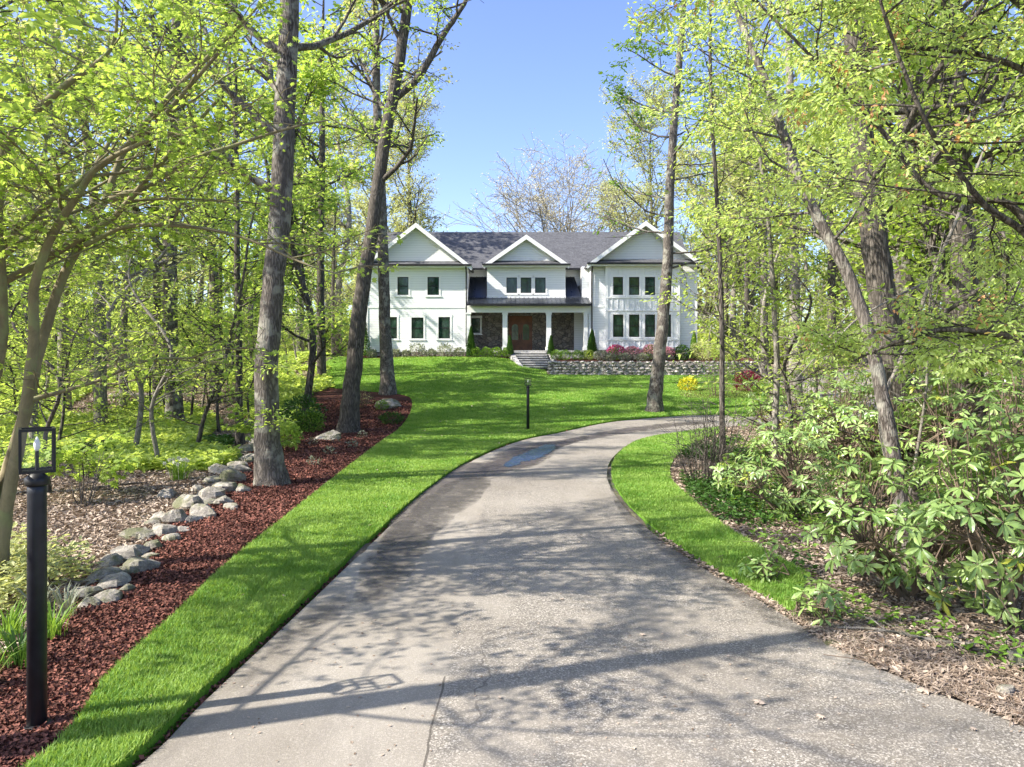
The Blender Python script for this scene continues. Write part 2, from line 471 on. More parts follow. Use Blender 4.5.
def drivemat():
    m, nt, N, L, bs = mat('driveway_asphalt')
    p = wpos(N)
    big = noise(N, L, p, 0.35, 4, 0.6, 0.6)
    c = ramp(N, L, big, [(0.32, (0.19, 0.168, 0.138)), (0.5, (0.285, 0.257, 0.218)), (0.68, (0.35, 0.32, 0.278))])
    # the newer, coarser half of the near drive lies to the right of the seam
    sx = N.new("ShaderNodeSeparateXYZ"); L.new(p, sx.inputs[0])
    wob = mth(N, L, 'MULTIPLY', mth(N, L, 'SUBTRACT', noise(N, L, p, 1.4, 4), 0.5), 0.22)
    sd = mth(N, L, 'ADD', sx.outputs[0], wob)
    right = ramp(N, L, mth(N, L, 'ADD', sd, 1.03), [(0.49, (0.3, 0.3, 0.3)), (0.52, (1, 1, 1))])
    agg = N.new("ShaderNodeTexVoronoi"); agg.inputs["Scale"].default_value = 95; L.new(p, agg.inputs["Vector"])
    sp = N.new("ShaderNodeSeparateColor"); L.new(agg.outputs["Color"], sp.inputs[0])
    speck = ramp(N, L, sp.outputs[0], [(0.0, (0.09, 0.08, 0.07)), (0.35, (0.11, 0.10, 0.085)), (0.75, (0.29, 0.262, 0.228)), (1.0, (0.60, 0.56, 0.50))])
    worn = noise(N, L, p, 1.1, 5, 0.65, 0.8)
    k = ramp(N, L, worn, [(0.35, (0.25, 0.25, 0.25)), (0.65, (0.75, 0.75, 0.75))])
    c = mixc(N, L, mth(N, L, 'MULTIPLY', k, right), c, speck)
    fine = noise(N, L, p, 160, 2)
    c = mixc(N, L, 0.5, c, ramp(N, L, fine, [(0.35, (0.28, 0.28, 0.28)), (0.65, (0.72, 0.72, 0.72))]), 'OVERLAY')
    # worn patches and tyre-scuffed stains
    st = noise(N, L, mapping(N, L, p, (1.6, 0.30, 1)), 0.9, 6, 0.75, 1.2)
    c = mixc(N, L, ramp(N, L, st, [(0.52, (0, 0, 0)), (0.72, (0.5, 0.5, 0.5))]), c, (0.15, 0.135, 0.12))
    # seam crack
    cr = mth(N, L, 'ABSOLUTE', mth(N, L, 'ADD', mth(N, L, 'ADD', sx.outputs[0], mth(N, L, 'MULTIPLY', wob, 0.35)), 0.53))
    crk = mth(N, L, 'MULTIPLY', mth(N, L, 'LESS_THAN', cr, 0.008), mth(N, L, 'LESS_THAN', sx.outputs[1], 5.7))
    c = mixc(N, L, mth(N, L, 'MULTIPLY', crk, 0.8), c, (0.08, 0.07, 0.06))
    fc = N.new("ShaderNodeTexVoronoi"); fc.feature = 'DISTANCE_TO_EDGE'; fc.inputs["Scale"].default_value = 0.42
    wv = N.new("ShaderNodeVectorMath"); wv.operation = 'ADD'
    nn = N.new("ShaderNodeTexNoise"); nn.inputs["Scale"].default_value = 2.5; L.new(p, nn.inputs["Vector"])
    vs = N.new("ShaderNodeVectorMath"); vs.operation = 'SCALE'; vs.inputs["Scale"].default_value = 0.5; L.new(nn.outputs["Color"], vs.inputs[0])
    L.new(p, wv.inputs[0]); L.new(vs.outputs[0], wv.inputs[1]); L.new(wv.outputs[0], fc.inputs["Vector"])
    hc = mth(N, L, 'MULTIPLY', mth(N, L, 'LESS_THAN', fc.outputs["Distance"], 0.0035), mth(N, L, 'GREATER_THAN', noise(N, L, p, 0.3), 0.52))
    c = mixc(N, L, mth(N, L, 'MULTIPLY', hc, 0.6), c, (0.10, 0.09, 0.08))
    L.new(c, bs.inputs["Base Color"]); bs.inputs["Roughness"].default_value = 0.85; bs.inputs["Specular IOR Level"].default_value = 0.25
    bump(N, L, bs, mth(N, L, 'ADD', mth(N, L, 'MULTIPLY', sp.outputs[0], 0.6), fine), 0.55, 0.006)
    return m
M['drive'] = drivemat()

def groundmat(name, cols, scale=3.0, fine=40, bstr=0.8, green=None, gthr=0.55):
    m, nt, N, L, bs = mat(name)
    p = wpos(N)
    f = noise(N, L, p, fine, 6, 0.8)
    c = ramp(N, L, f, [(0.25 + 0.5 * i / (len(cols) - 1), cc) for i, cc in enumerate(cols)])
    g = noise(N, L, p, scale * 0.15, 4)
    c = mixc(N, L, ramp(N, L, g, [(0.35, (0.35, 0.35, 0.35)), (0.65, (0, 0, 0))]), c, cols[0])
    if green:
        h = noise(N, L, p, scale * 0.12, 5, 0.7)
        c = mixc(N, L, ramp(N, L, h, [(gthr - 0.05, (0, 0, 0)), (gthr + 0.08, (0.9, 0.9, 0.9))]), c, green)
    L.new(c, bs.inputs["Base Color"]); bs.inputs["Roughness"].default_value = 0.95; bs.inputs["Specular IOR Level"].default_value = 0.1
    bump(N, L, bs, f, bstr, 0.05)
    return m
M['woods'] = groundmat('leaf_litter_floor', [(0.08, 0.06, 0.045), (0.25, 0.20, 0.155), (0.48, 0.41, 0.34)], green=(0.13, 0.19, 0.03), gthr=0.56)
M['mulch'] = groundmat('red_mulch', [(0.02, 0.011, 0.009), (0.095, 0.04, 0.03), (0.21, 0.095, 0.07)], fine=55)
M['lawn'] = groundmat('turf', [(0.05, 0.14, 0.012), (0.13, 0.28, 0.028), (0.24, 0.40, 0.06)], fine=30, bstr=0.6)
M['chip'] = leafmat('mulch_chip', (0.030, 0.014, 0.011), (0.28, 0.115, 0.085), 0.0, spec=0.15, rough=0.8)
M['litter'] = leafmat('dry_leaf', (0.14, 0.095, 0.065), (0.55, 0.45, 0.36), 0.1, tc=(0.3, 0.2, 0.1), rough=0.8)
M['soil'] = groundmat('bare_soil', [(0.05, 0.035, 0.025), (0.12, 0.085, 0.06), (0.2, 0.15, 0.11)], fine=50)

# ------------------------------------------------------------------ ground, drive, lawns, beds
def in_any(x, y):
    return inside(DRIVE, x, y) | inside(LAWN, x, y) | inside(MULCH, x, y) | inside(VERGE, x, y)

def axis(lo, hi, n0, n1, step):
    a = np.arange(n0, n1 + 1e-6, step)
    def tail(e, s):
        out = []; d = step
        while (e < lo_hi[1]) if s > 0 else (e > lo_hi[0]):
            d *= 1.35; e += s * d; out.append(e)
        return out
    lo_hi = (lo, hi)
    return np.array(tail(n0, -1)[::-1] + list(a) + tail(n1, 1))

def make_ground():
    xs = axis(-1500, 1500, -26, 26, 0.4); ys = axis(-900, 1800, -6, 70, 0.4)
    X, Y = np.meshgrid(xs, ys); Z = tz(X, Y)
    sink = in_any(X, Y)
    bumps = 0.05 * np.sin(X * 2.1 + np.sin(Y * 1.7)) * np.sin(Y * 2.3 + X) * (np.abs(X) < 60)
    Z = Z + np.where(sink, -0.07, bumps * 0.5 - 0.01)
    Z[(Y < 120) & False] = 0
    n = len(xs); m = len(ys)
    i = np.arange(n - 1)[None] + np.arange(m - 1)[:, None] * n
    f = np.stack([i, i + 1, i + n + 1, i + n], -1).reshape(-1, 4)
    g = G(); g.add(np.stack([X, Y, Z], -1).reshape(-1, 3), f)
    tag(g.obj('ground', M['woods'], smooth=True), kind='structure')
make_ground()

def sheet(name, poly, m, h, skirt=0.12, step=0.5, fade=30, kind='structure'):
    P = np.asarray(poly, float)
    keep = [0]
    for i in range(1, len(P)):
        if np.hypot(*(P[i] - P[keep[-1]])) > 0.04: keep.append(i)
    P = P[keep]
    xs, ys = [], []
    y = P[:, 1].min()
    while y < P[:, 1].max():
        st = step * (1 if y < fade else 1.6)
        row = np.arange(P[:, 0].min(), P[:, 0].max(), st)
        xs += list(row + rng.random(len(row)) * 0.1); ys += [y] * len(row); y += st
    xs, ys = np.array(xs), np.array(ys)
    k = inside(P, xs, ys)
    xs, ys = xs[k], ys[k]
    d = np.min(np.hypot(xs[:, None] - P[None, :, 0], ys[:, None] - P[None, :, 1]), 1)
    xs, ys = xs[d > 0.15], ys[d > 0.15]
    pts = [Vector((a, b)) for a, b in P] + [Vector((a, b)) for a, b in zip(xs, ys)]
    n = len(P)
    v, e, f, *_ = geometry.delaunay_2d_cdt(pts, [(i, (i + 1) % n) for i in range(n)], [], 1, 1e-5)
    V = np.array([(a.x, a.y) for a in v]); Z = tz(V[:, 0], V[:, 1]) + h
    g = G(); g.add(np.column_stack([V, Z]), np.array([t for t in f if len(t) == 3]))
    if skirt:
        B = np.column_stack([P, tz(P[:, 0], P[:, 1]) + h]); C = B - [0, 0, skirt]
        g.add(np.vstack([B, C]), [(i, (i + 1) % n, n + (i + 1) % n, n + i) for i in range(n)])
    return tag(g.obj(name, m, smooth=False), kind=kind)

sheet('driveway', DRIVE, M['drive'], 0.0, 0.1)
sheet('lawn', LAWN, M['lawn'], 0.035)
sheet('lawn', VERGE, M['lawn'], 0.035)
sheet('mulch_bed', MULCH, M['mulch'], 0.012)
isl = cat_rom(pxl([(678, 394), (690, 389), (720, 388), (760, 387), (772, 392), (755, 398), (715, 399), (686, 398), (678, 394)]), 4)[:-1]
sheet('mulch_bed', isl, M['mulch'], 0.05, 0.06, 0.8)

# puddle and the damp asphalt round it
def puddle(name, pts, m, h, kind='structure'):
    P = cat_rom(pxl(pts) + [at(*pts[0])[:2]], 5)[:-1]
    T = nrm(np.roll(P, -1, 0) - P); P = P + np.stack([-T[:, 1], T[:, 0]], -1) * (rng.random((len(P), 1)) - 0.5) * 0.12
    g = G()
    xs, ys = np.meshgrid(np.arange(P[:, 0].min(), P[:, 0].max(), .12), np.arange(P[:, 1].min(), P[:, 1].max(), .15)); xs, ys = xs.ravel(), ys.ravel()
    k = inside(P, xs, ys); xs, ys = xs[k], ys[k]; dd_ = np.min(np.hypot(xs[:, None] - P[None, :, 0], ys[:, None] - P[None, :, 1]), 1); k = dd_ > .05; xs, ys, dd_ = xs[k], ys[k], dd_[k]
    f = geometry.delaunay_2d_cdt([Vector(p) for p in P] + [Vector(q) for q in zip(xs, ys)], [(i, (i + 1) % len(P)) for i in range(len(P))], [], 1, 1e-5)
    V = np.array([tuple(a) for a in f[0]])
    ed = np.min(np.hypot(V[:, 0][:, None] - P[None, :, 0], V[:, 1][:, None] - P[None, :, 1]), 1)
    g.add(np.column_stack([V, tz(V[:, 0], V[:, 1]) + h]), np.array([t for t in f[2] if len(t) == 3]), np.clip(ed / .3, 0, 1))
    return tag(g.obj(name, m), kind=kind)
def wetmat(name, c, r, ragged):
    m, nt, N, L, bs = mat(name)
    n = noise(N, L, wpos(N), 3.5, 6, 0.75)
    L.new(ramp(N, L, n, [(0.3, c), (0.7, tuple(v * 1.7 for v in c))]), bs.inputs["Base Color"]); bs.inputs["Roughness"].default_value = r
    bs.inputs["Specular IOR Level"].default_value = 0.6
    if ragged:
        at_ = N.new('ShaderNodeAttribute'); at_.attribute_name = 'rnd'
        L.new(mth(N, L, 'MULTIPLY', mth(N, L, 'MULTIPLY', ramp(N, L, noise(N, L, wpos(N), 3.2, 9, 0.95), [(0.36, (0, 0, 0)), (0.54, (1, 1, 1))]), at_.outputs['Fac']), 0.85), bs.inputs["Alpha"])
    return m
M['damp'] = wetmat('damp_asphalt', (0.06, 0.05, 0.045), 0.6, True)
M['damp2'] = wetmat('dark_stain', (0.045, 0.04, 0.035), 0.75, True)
m, nt, N, L, bs = mat('standing_water')
bs.inputs["Base Color"].default_value = (0.03, 0.05, 0.13, 1); bs.inputs["Roughness"].default_value = 0.15; bs.inputs["Specular IOR Level"].default_value = 1.0  # blue of the reflected sky painted into the water colour
bs.inputs["IOR"].default_value = 1.33
bump(N, L, bs, noise(N, L, wpos(N), 9, 2), 1.0, 0.08)
at_ = N.new('ShaderNodeAttribute'); at_.attribute_name = 'rnd'
L.new(ramp(N, L, mth(N, L, 'MULTIPLY', mth(N, L, 'ADD', at_.outputs['Fac'], 0.35), noise(N, L, mapping(N, L, wpos(N), (2.2, .9, 1)), 2.6, 6, 0.8)), [(0.26, (0, 0, 0)), (0.36, (1, 1, 1))]), bs.inputs['Alpha'])
M['water'] = m
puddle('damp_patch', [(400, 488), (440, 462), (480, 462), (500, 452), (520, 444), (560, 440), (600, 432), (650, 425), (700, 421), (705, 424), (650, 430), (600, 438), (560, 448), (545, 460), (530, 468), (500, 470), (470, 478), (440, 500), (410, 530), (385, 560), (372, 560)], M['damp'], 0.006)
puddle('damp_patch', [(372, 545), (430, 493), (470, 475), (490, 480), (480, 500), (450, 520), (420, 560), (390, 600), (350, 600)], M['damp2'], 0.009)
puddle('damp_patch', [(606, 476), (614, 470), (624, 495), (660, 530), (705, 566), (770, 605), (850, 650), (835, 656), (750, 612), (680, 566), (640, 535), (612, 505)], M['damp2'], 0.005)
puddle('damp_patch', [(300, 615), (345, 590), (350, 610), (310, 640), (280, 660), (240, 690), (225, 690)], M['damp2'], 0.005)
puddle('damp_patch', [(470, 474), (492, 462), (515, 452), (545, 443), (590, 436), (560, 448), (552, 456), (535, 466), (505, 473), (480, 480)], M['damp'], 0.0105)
puddle('puddle', [(500, 465), (510, 458), (520, 454), (532, 449), (545, 445), (556, 445), (551, 453), (540, 459), (524, 463), (510, 468)], M['water'], 0.013)

# ------------------------------------------------------------------ the house
Y0 = 52.0
def hx(px, d=Y0): return (px - CX) * d / F
def hz(py, d=Y0): return CAMZ + (HY - py) * d / F
house = empty('house', (0, Y0, 3.2))
tag(house, 'white two storey house with three front gables, dark roof and stone porch', 'house')
HOUSE_OFF = np.array([0, Y0, 3.2])
def part(name, g, m, parent=house, label=None, smooth=False):
    if parent is not None:                        # geometry was written in world metres
        o = None
        p = parent; offs = np.zeros(3)
        while p is not None: offs += np.array(p.location); p = p.parent
        g.v = [v - offs for v in g.v]
    o = g.obj(name, m, parent, smooth)
    if label: o["label"] = label
    return o

def wall_open(g, x0, x1, z0, z1, y0, y1, holes, mi=0):
    """front wall (y0 front, y1 back) with window openings: columns of blocks round the holes"""
    xs = sorted({x0, x1, *[h[0] for h in holes], *[h[1] for h in holes]})
    for a, b in zip(xs[:-1], xs[1:]):
        zz = z0
        for h in sorted([h for h in holes if h[0] < b - 1e-6 and h[1] > a + 1e-6], key=lambda h: h[2]):
            g.box(a, b, y0, y1, zz, h[2], mi); zz = h[3]
        g.box(a, b, y0, y1, zz, z1, mi)

def rect(px0, px1, py0, py1, d=Y0):
    return (hx(px0, d), hx(px1, d), hz(py1, d), hz(py0, d))

def window(r, y, label=None, trim=0.13, rail=True):
    """r = x0,x1,z0,z1 of the opening, y = wall face"""
    x0, x1, z0, z1 = r
    g = G(); t = trim
    for b in ((x0 - t, x0, z0, z1), (x1, x1 + t, z0, z1), (x0 - t - .03, x1 + t + .03, z1, z1 + t + .04), (x0 - t, x1 + t, z0 - t * .6, z0)):
        g.box(b[0], b[1], y - 0.025, y + 0.1, b[2], b[3])
    w = part('window', g, M['white_trim'], label=label)
    g = G(); s = 0.045
    g.box(x0, x0 + s, y + .02, y + .09, z0, z1); g.box(x1 - s, x1, y + .02, y + .09, z0, z1)
    g.box(x0 + s, x1 - s, y + .02, y + .09, z0, z0 + s); g.box(x0 + s, x1 - s, y + .02, y + .09, z1 - s, z1)
    if rail:
        zm = (z0 + z1) / 2; g.box(x0 + s, x1 - s, y + .03, y + .085, zm - .025, zm + .025)
    part('frame', g, M['black'], w)
    g = G(); g.box(x0 + s, x1 - s, y + .06, y + .075, z0 + s, z1 - s)
    part('pane', g, M['glass'], w)
    g = G(); g.box(x0 - t - .05, x1 + t + .05, y - .05, y - .001, z0 - t * .6 - .06, z0 - t * .6)
    part('sill', g, M['white_trim'], w)
    return w

# left wing
LX0, LX1 = hx(366), hx(467.5)
ZE = hz(265)                                   # eaves
ZB = 3.62
win_l = [rect(397.5, 408.5, 277, 295), rect(427.5, 439, 277, 295), rect(387.5, 397, 317, 338.5), rect(411.5, 423.5, 317.5, 338.5), rect(438.5, 450, 317, 338.5)]
g = G(); wall_open(g, LX0, LX1, ZB, ZE, Y0, Y0 + .2, win_l)
g.box(LX0, LX0 + .2, Y0 + .2, Y0 + 11, ZB, ZE); g.box(LX1 - .2, LX1, Y0 + .2, Y0 + 11, ZB, ZE)
g.box(LX0 + .2, LX1 - .2, Y0 + 10.8, Y0 + 11, ZB, ZE)
g.prism([(LX0, ZE + .002), (LX1, ZE + .002), ((LX0 + LX1) / 2, hz(225))], 'y', Y0 + .01, Y0 + .2)
part('wall', g, M['siding'])
for r in win_l: window(r, Y0)
# right wing with projecting board-and-batten bay
RX0, RX1 = hx(590.6, 51.5), hx(697, 51.5); YR = 51.5
def rr(*a): return rect(*a, d=YR - .35)
BX0, BX1 = hx(606.7, YR - .35), hx(678.5, YR - .35)
wr_u = [rr(613, 623, 277, 295), rr(629, 639.3, 277, 295), rr(645, 655, 277, 295)]
wr_l = [rr(613, 623.3, 314.5, 337), rr(629, 639.3, 314.5, 337), rr(645, 655, 314.5, 337), rr(661, 671, 314.5, 337)]
wr_u.append(rr(661, 671, 277, 295))
g = G(); ZBR = 3.75
g.box(RX0, BX0, YR, YR + .2, ZBR, ZE); g.box(BX1, RX1, YR, YR + .2, ZBR, ZE)
g.box(RX0, RX0 + .2, YR + .2, YR + 12, ZBR, ZE); g.box(RX1 - .2, RX1, YR + .2, YR + 12, ZBR, ZE)
g.box(RX0 + .2, RX1 - .2, YR + 11.8, YR + 12, ZBR, ZE)
g.prism([(RX0, ZE + .002), (RX1, ZE + .002), ((RX0 + RX1) / 2, hz(223.5, YR))], 'y', YR + .01, YR + .2)
part('wall', g, M['siding'])
g = G(); wall_open(g, BX0, BX1, ZBR, ZE - .02, YR - .35, YR - .15, wr_u + wr_l)
g.box(BX0, BX0 + .15, YR - .15, YR + .1, ZBR, ZE - .02); g.box(BX1 - .15, BX1, YR - .15, YR + .1, ZBR, ZE - .02)
for (za, zb_) in ((hz(310, YR), hz(299, YR)), (hz(347, YR), hz(341, YR)), (hz(275, YR), hz(268, YR))):
    for k in range(1, 13):
        x = BX0 + (BX1 - BX0) * k / 13; g.box(x - .025, x + .025, YR - .385, YR - .349, za + .02, zb_ - .02)
part('bay_wall', g, M['batten'])
g = G()
for z in (hz(340, YR), hz(348, YR), hz(298, YR), hz(311, YR)):
    g.box(BX0 - .03, BX1 + .03, YR - .40, YR - .352, z - .05, z + .05)
for x in (BX0, BX1): g.box(x - .09, x + .09, YR - .39, YR - .351, ZBR, ZE - .03)
part('bay_trim', g, M['white_trim'])
for r in wr_u + wr_l: window(r, YR - .35, trim=.12)
g = G()
for (a, b, z, yy) in ((RX0, BX0 - .1, hz(306.5, YR), YR), (BX1 + .1, RX1, hz(306.5, YR), YR), (LX0, LX1, hz(307), Y0)):
    g = G(); g.box(a, b, yy - .03, yy - .001, z - .07, z + .07); part('belt_trim', g, M['white_trim'])
for x, yy in ((LX0, Y0), (LX1 - .14, Y0), (RX0, YR), (RX1 - .14, YR)): g = G(); g.box(x - .01, x + .15, yy - .035, yy - .002, 3.7, ZE - .1); part('corner_board', g, M['white_trim'])
# foundation
g = G(); g.box(LX0 + .03, LX1 - .03, Y0 + .03, Y0 + 10.9, 2.6, ZB - .002); part('foundation', g, M['stone_found']); g = G(); g.box(RX0 + .02, RX1 - .02, YR + .03, YR + 11.9, 2.4, ZBR - .002); g.box(BX0 + .03, BX1 - .03, YR - .33, YR + .02, 2.4, ZBR - .004)
part('foundation', g, M['stone_found'])
# centre: upper floor set back, projecting gabled bay, porch
YC = 54.6; YB = 52.7
CX0, CX1 = LX1, RX0
ZP = hz(304, 51.3)                              # porch eave
g = G(); g.box(CX0 + .002, CX1 - .002, YC, YC + .2, 8.6, ZE + .2)
part('wall', g, M['siding'])
def hb(px): return hx(px, YB)
bw = [rect(506.5, 517, 277.5, 293, YB), rect(520.7, 531.3, 277.5, 293, YB), rect(535, 545.6, 277.5, 293, YB)]
GX0, GX1 = hb(487), hb(565.5)
g = G(); wall_open(g, GX0, GX1, ZP - .1, hz(264, YB), YB, YB + .2, bw)
g.box(GX0, GX0 + .2, YB + .2, YC + .1, ZP - .1, hz(264, YB)); g.box(GX1 - .2, GX1, YB + .2, YC + .1, ZP - .1, hz(264, YB))
g.prism([(GX0, hz(264, YB) + .002), (GX1, hz(264, YB) + .002), ((GX0 + GX1) / 2, hz(236, YB))], 'y', YB + .01, YB + .2)
part('wall', g, M['siding'])
for r in bw: window(r, YB, rail=False)
g = G(); g.box(GX0 - .02, GX1 + .02, YB - .05, YB - .002, hz(298, YB), hz(296.4, YB)); part('belt_trim', g, M['white_trim'])
g = G(); g.box(CX0 + .01, CX1 - .01, 61.2, 61.4, 2.6, ZE + .1); part('back_wall', g, M['siding'])
# stone porch wall with door and window openings
YS = 54.4; ZF = 3.72; ZCEI = hz(310, 52.4)
dr = (hx(508.8, YS), hx(532.2, YS), ZF, hz(316, YS)); pw = (hx(471.5, YS), hx(480, YS), hz(333, YS), hz(318, YS))
g = G(); wall_open(g, CX0 + .002, hx(574, YS), ZF - .3, ZCEI + .25, YS, YS + .25, [dr, pw]); part('stone_wall', g, M['stone_dark'])
g = G(); g.box(hx(574, YS) + .002, CX1 - .002, YS - .1, YS + .2, ZF, ZCEI + .2); g.box(CX1 - .16, CX1 - .003, 51.5, YS - .1, ZF, ZCEI + .2); part('porch_side_wall', g, M['siding'])
window(pw, YS, label='small white framed window in the stone porch wall')
# front door: arched pair in stained wood
xm = (dr[0] + dr[1]) / 2; ztop = dr[3]
g = G()
g.box(dr[0], dr[0] + .12, YS - .03, YS + .1, ZF, ztop); g.box(dr[1] - .12, dr[1], YS - .03, YS + .1, ZF, ztop); g.box(dr[0] + .12, dr[1] - .12, YS - .03, YS + .1, ztop - .14, ztop)
def arch(cx, w, zb, zs, rise, n=10):
    return [(cx - w, zb), (cx + w, zb)] + [(cx + w * math.cos(t), zs + rise * math.sin(t)) for t in np.linspace(0, math.pi, n)]
for s in (-1, 1):
    a, b = (dr[0] + .12, xm - .01) if s < 0 else (xm + .01, dr[1] - .12)
    g.box(a, b, YS + .04, YS + .09, ZF, ztop - .14)
    g.box(a + .10, b - .10, YS + .02, YS + .045, ZF + .12, ZF + .62)
g.box(xm - .03, xm + .03, YS + .03, YS + .10, ZF, ztop - .14)
fd = part('front_door', g, M['wood_door'], label='arched double front door of stained brown wood with glass lights')
for s in (-1, 1):
    c = xm + s * (dr[1] - dr[0]) / 4 - s * .03
    g = G(); g.prism(arch(c, .24, ZF + .85, ZF + 1.75, .28), 'y', YS + .025, YS + .037); part('pane', g, M['glass'], fd)
    g = G(); g.box(c - .012, c + .012, YS + .008, YS + .024, ZF + .87, ZF + 2.0)
    for q in (1.15, 1.45, 1.74): g.box(c - .23, c + .23, YS + .006, YS + .023, ZF + q, ZF + q + .02)
    part('glazing_bar', g, M['black'], fd)
    g = G(); g.tube([(xm + s * .07, YS + .0, ZF + .95), (xm + s * .07, YS + .0, ZF + 1.3)], .018, 8); part('handle', g, M['black'], fd)
# porch floor, ceiling, beam, columns
YP = 51.45
g = G(); g.box(CX0 + .003, CX1 - .003, YP, YS, ZF - .15, ZF - .003); g.box(CX0 + .003, CX1 - .003, YP + .05, YS - .1, 2.6, ZF - .151); part('porch_floor', g, M['granite'])
g = G(); g.box(CX0 + .004, CX1 - .17, YP + .2, YS - .002, ZCEI + .22, ZCEI + .32); part('porch_ceiling', g, M['white_trim'])
g = G(); g.box(CX0 - .0, CX1 + .0, YP - .02, YP + .28, hz(312.4, YP), hz(306, YP)); part('porch_beam', g, M['white_trim'])
for pxc, w in ((468.6, .14), (505, .17), (548.8, .17), (585.8, .14)):
    x = hx(pxc, YP); g = G(); zt = hz(312.5, YP)
    g.box(x - w, x + w, YP + .0, YP + 2 * w, ZF, zt); g.box(x - w - .05, x + w + .05, YP - .05, YP + 2 * w + .05, ZF, ZF + .25); g.box(x - w - .04, x + w + .04, YP - .04, YP + 2 * w + .04, zt - .12, zt - .003)
    part('column', g, M['white_trim'])
# porch roof: low standing-seam apron and the steeper flanks behind it
def slab(g, quad, t):
    q = np.array(quad, float); n = nrm(np.cross(q[1] - q[0], q[3] - q[0])); n = n if n[2] > 0 else -n
    v = np.vstack([q, q - n * t]); g.add(v, [(0, 1, 2, 3), (7, 6, 5, 4), (0, 4, 5, 1), (1, 5, 6, 2), (2, 6, 7, 3), (3, 7, 4, 0)])
ye = 51.0; zl = hz(303.8, ye); zm_ = hz(298, YB) + .02
PX0, PX1 = CX0 + .0, CX1 - .0
g = G()
slab(g, [(PX0, ye, zl), (PX1, ye, zl), (PX1, YB, zm_), (PX0, YB, zm_)], .08)
for k in range(27):
    x = PX0 + .15 + k * (PX1 - PX0 - .3) / 26
    slab(g, [(x - .015, ye, zl + .045), (x + .015, ye, zl + .045), (x + .015, YB, zm_ + .045), (x - .015, YB, zm_ + .045)], .05)
zt_ = hz(277, YC)
for a, b in ((PX0 + .01, GX0 - .01), (GX1 + .01, hx(581.5, YB))):
    slab(g, [(a, YB + .003, zm_), (b, YB + .003, zm_), (b - (0.35 if a > 0 else 0), YC - .01, zt_), (a, YC - .01, zt_)], .06)
    for k in range(4):
        x = a + .1 + k * .42
        if x < b - .35: slab(g, [(x - .015, YB + .004, zm_ + .045), (x + .015, YB + .004, zm_ + .045), (x + .015, YC - .01, zt_ + .045), (x - .015, YC - .01, zt_ + .045)], .05)
part('porch_roof', g, M['metal_roof'])
g = G(); g.box(hx(582, YB), CX1 - .003, YB, YC, ZP - .1, ZE); part('wall', g, M['siding'])
# main roofs
RY = 58.0; ZR = hz(232, RY)
def roofgable_x(g, x0, x1, y0, y1, ze, zr, t=.16, over=.35):
    ym = RY; s = (zr - ze) / (ym - y0)
    slab(g, [(x0 - over, y0 - .0, ze), (x1 + over, y0 - .0, ze), (x1 + over, ym, zr), (x0 - over, ym, zr)], t)
    s2 = [(x0 - over, y1, ze), (x1 + over, y1, ze), (x1 + over, ym, zr - .01), (x0 - over, ym, zr - .01)]
    slab(g, s2, t)
g = G(); roofgable_x(g, LX0 + .1, RX1 - .1, YC - .9, 2 * RY - YC + .9, ZE + .02, ZR)
g.prism([(YC + .3, ZE - .1), (2 * RY - YC, ZE - .1), (RY, ZR - .25)], 'x', LX0 + .12, LX0 + .25); g.prism([(YC + .3, ZE - .1), (2 * RY - YC, ZE - .1), (RY, ZR - .25)], 'x', RX1 - .25, RX1 - .12)
roof = part('roof', g, M['shingles'])
def front_gable(x0, x1, yw, ze, za, over=.45, side=.35, yback=RY):
    xc = (x0 + x1) / 2; sl = (za - ze) / (xc - x0)
    g = G(); ax, bx = x0 - side, x1 + side; z = ze - side * sl
    e = .12
    slab(g, [(ax, yw - over, z + e), (xc, yw - over, za + e), (xc, yback, za + e), (ax, yback, z + e)], .14)
    slab(g, [(bx, yw - over, z + e), (xc, yw - over, za + e + .004), (xc, yback, za + e + .004), (bx, yback, z + e)], .14)
    r = part('roof', g, M['shingles'])
    g = G(); w = .28
    for s in (-1, 1):
        ex = ax if s < 0 else bx
        g.prism([(ex, z + e - .02), (xc, za + e - .02), (xc, za + e - .02 - w * 1.2), (ex + (-s) * .05, z + e - .02 - w)], 'y', yw - over - .06, yw - over - .003)
        g.prism([(ex, z + e - .15), (xc, za + e - .17), (xc, za + e - .21), (ex, z + e - .19)], 'y', yw - over, yw - .002)
        g.prism([(x0 if s < 0 else x1, ze - .02), (xc, za - .02), (xc, za - .24), ((x0 if s < 0 else x1) - s * .25, ze - .02)], 'y', yw - .04, yw - .001)
    part('rake_board', g, M['white_trim'], r)
    # little shingled skirt across the foot of the gable, soffit and black gutter
    g = G(); slab(g, [(x0 - .3, yw - .5, ze + .0), (x1 + .3, yw - .5, ze + .0), (x1 + .1, yw - .0, ze + .28), (x0 - .1, yw - .0, ze + .28)], .06)
    part('skirt_roof', g, M['shingles'], r)
    g = G(); g.box(x0 - .3, x1 + .3, yw - .48, yw - .002, ze - .22, ze - .07); part('soffit', g, M['white_trim'], r)
    g = G(); g.box(x0 - .33, x1 + .33, yw - .60, yw - .50, ze - .13, ze - .01); part('gutter', g, M['black'], r)
front_gable(LX0, LX1, Y0, ZE, hz(225.5))
front_gable(RX0, RX1, YR - .3, ZE, hz(224.5, YR), yback=RY + .3)
front_gable(GX0, GX1, YB, hz(264.5, YB), hz(237, YB), over=.4, side=.25, yback=RY - 1)
g = G(); g.box(CX0 - .05, CX1 + .05, ye - .09, ye, zl - .13, zl + .01); part('gutter', g, M['black'])
g = G(); g.box(LX1 + .4, GX0 - .35, YC - 1.0, YC - .9, ZE - .1, ZE + .02); g.box(GX1 + .35, RX0 - .4, YC - 1.0, YC - .9, ZE - .1, ZE + .02); part('gutter', g, M['black'])
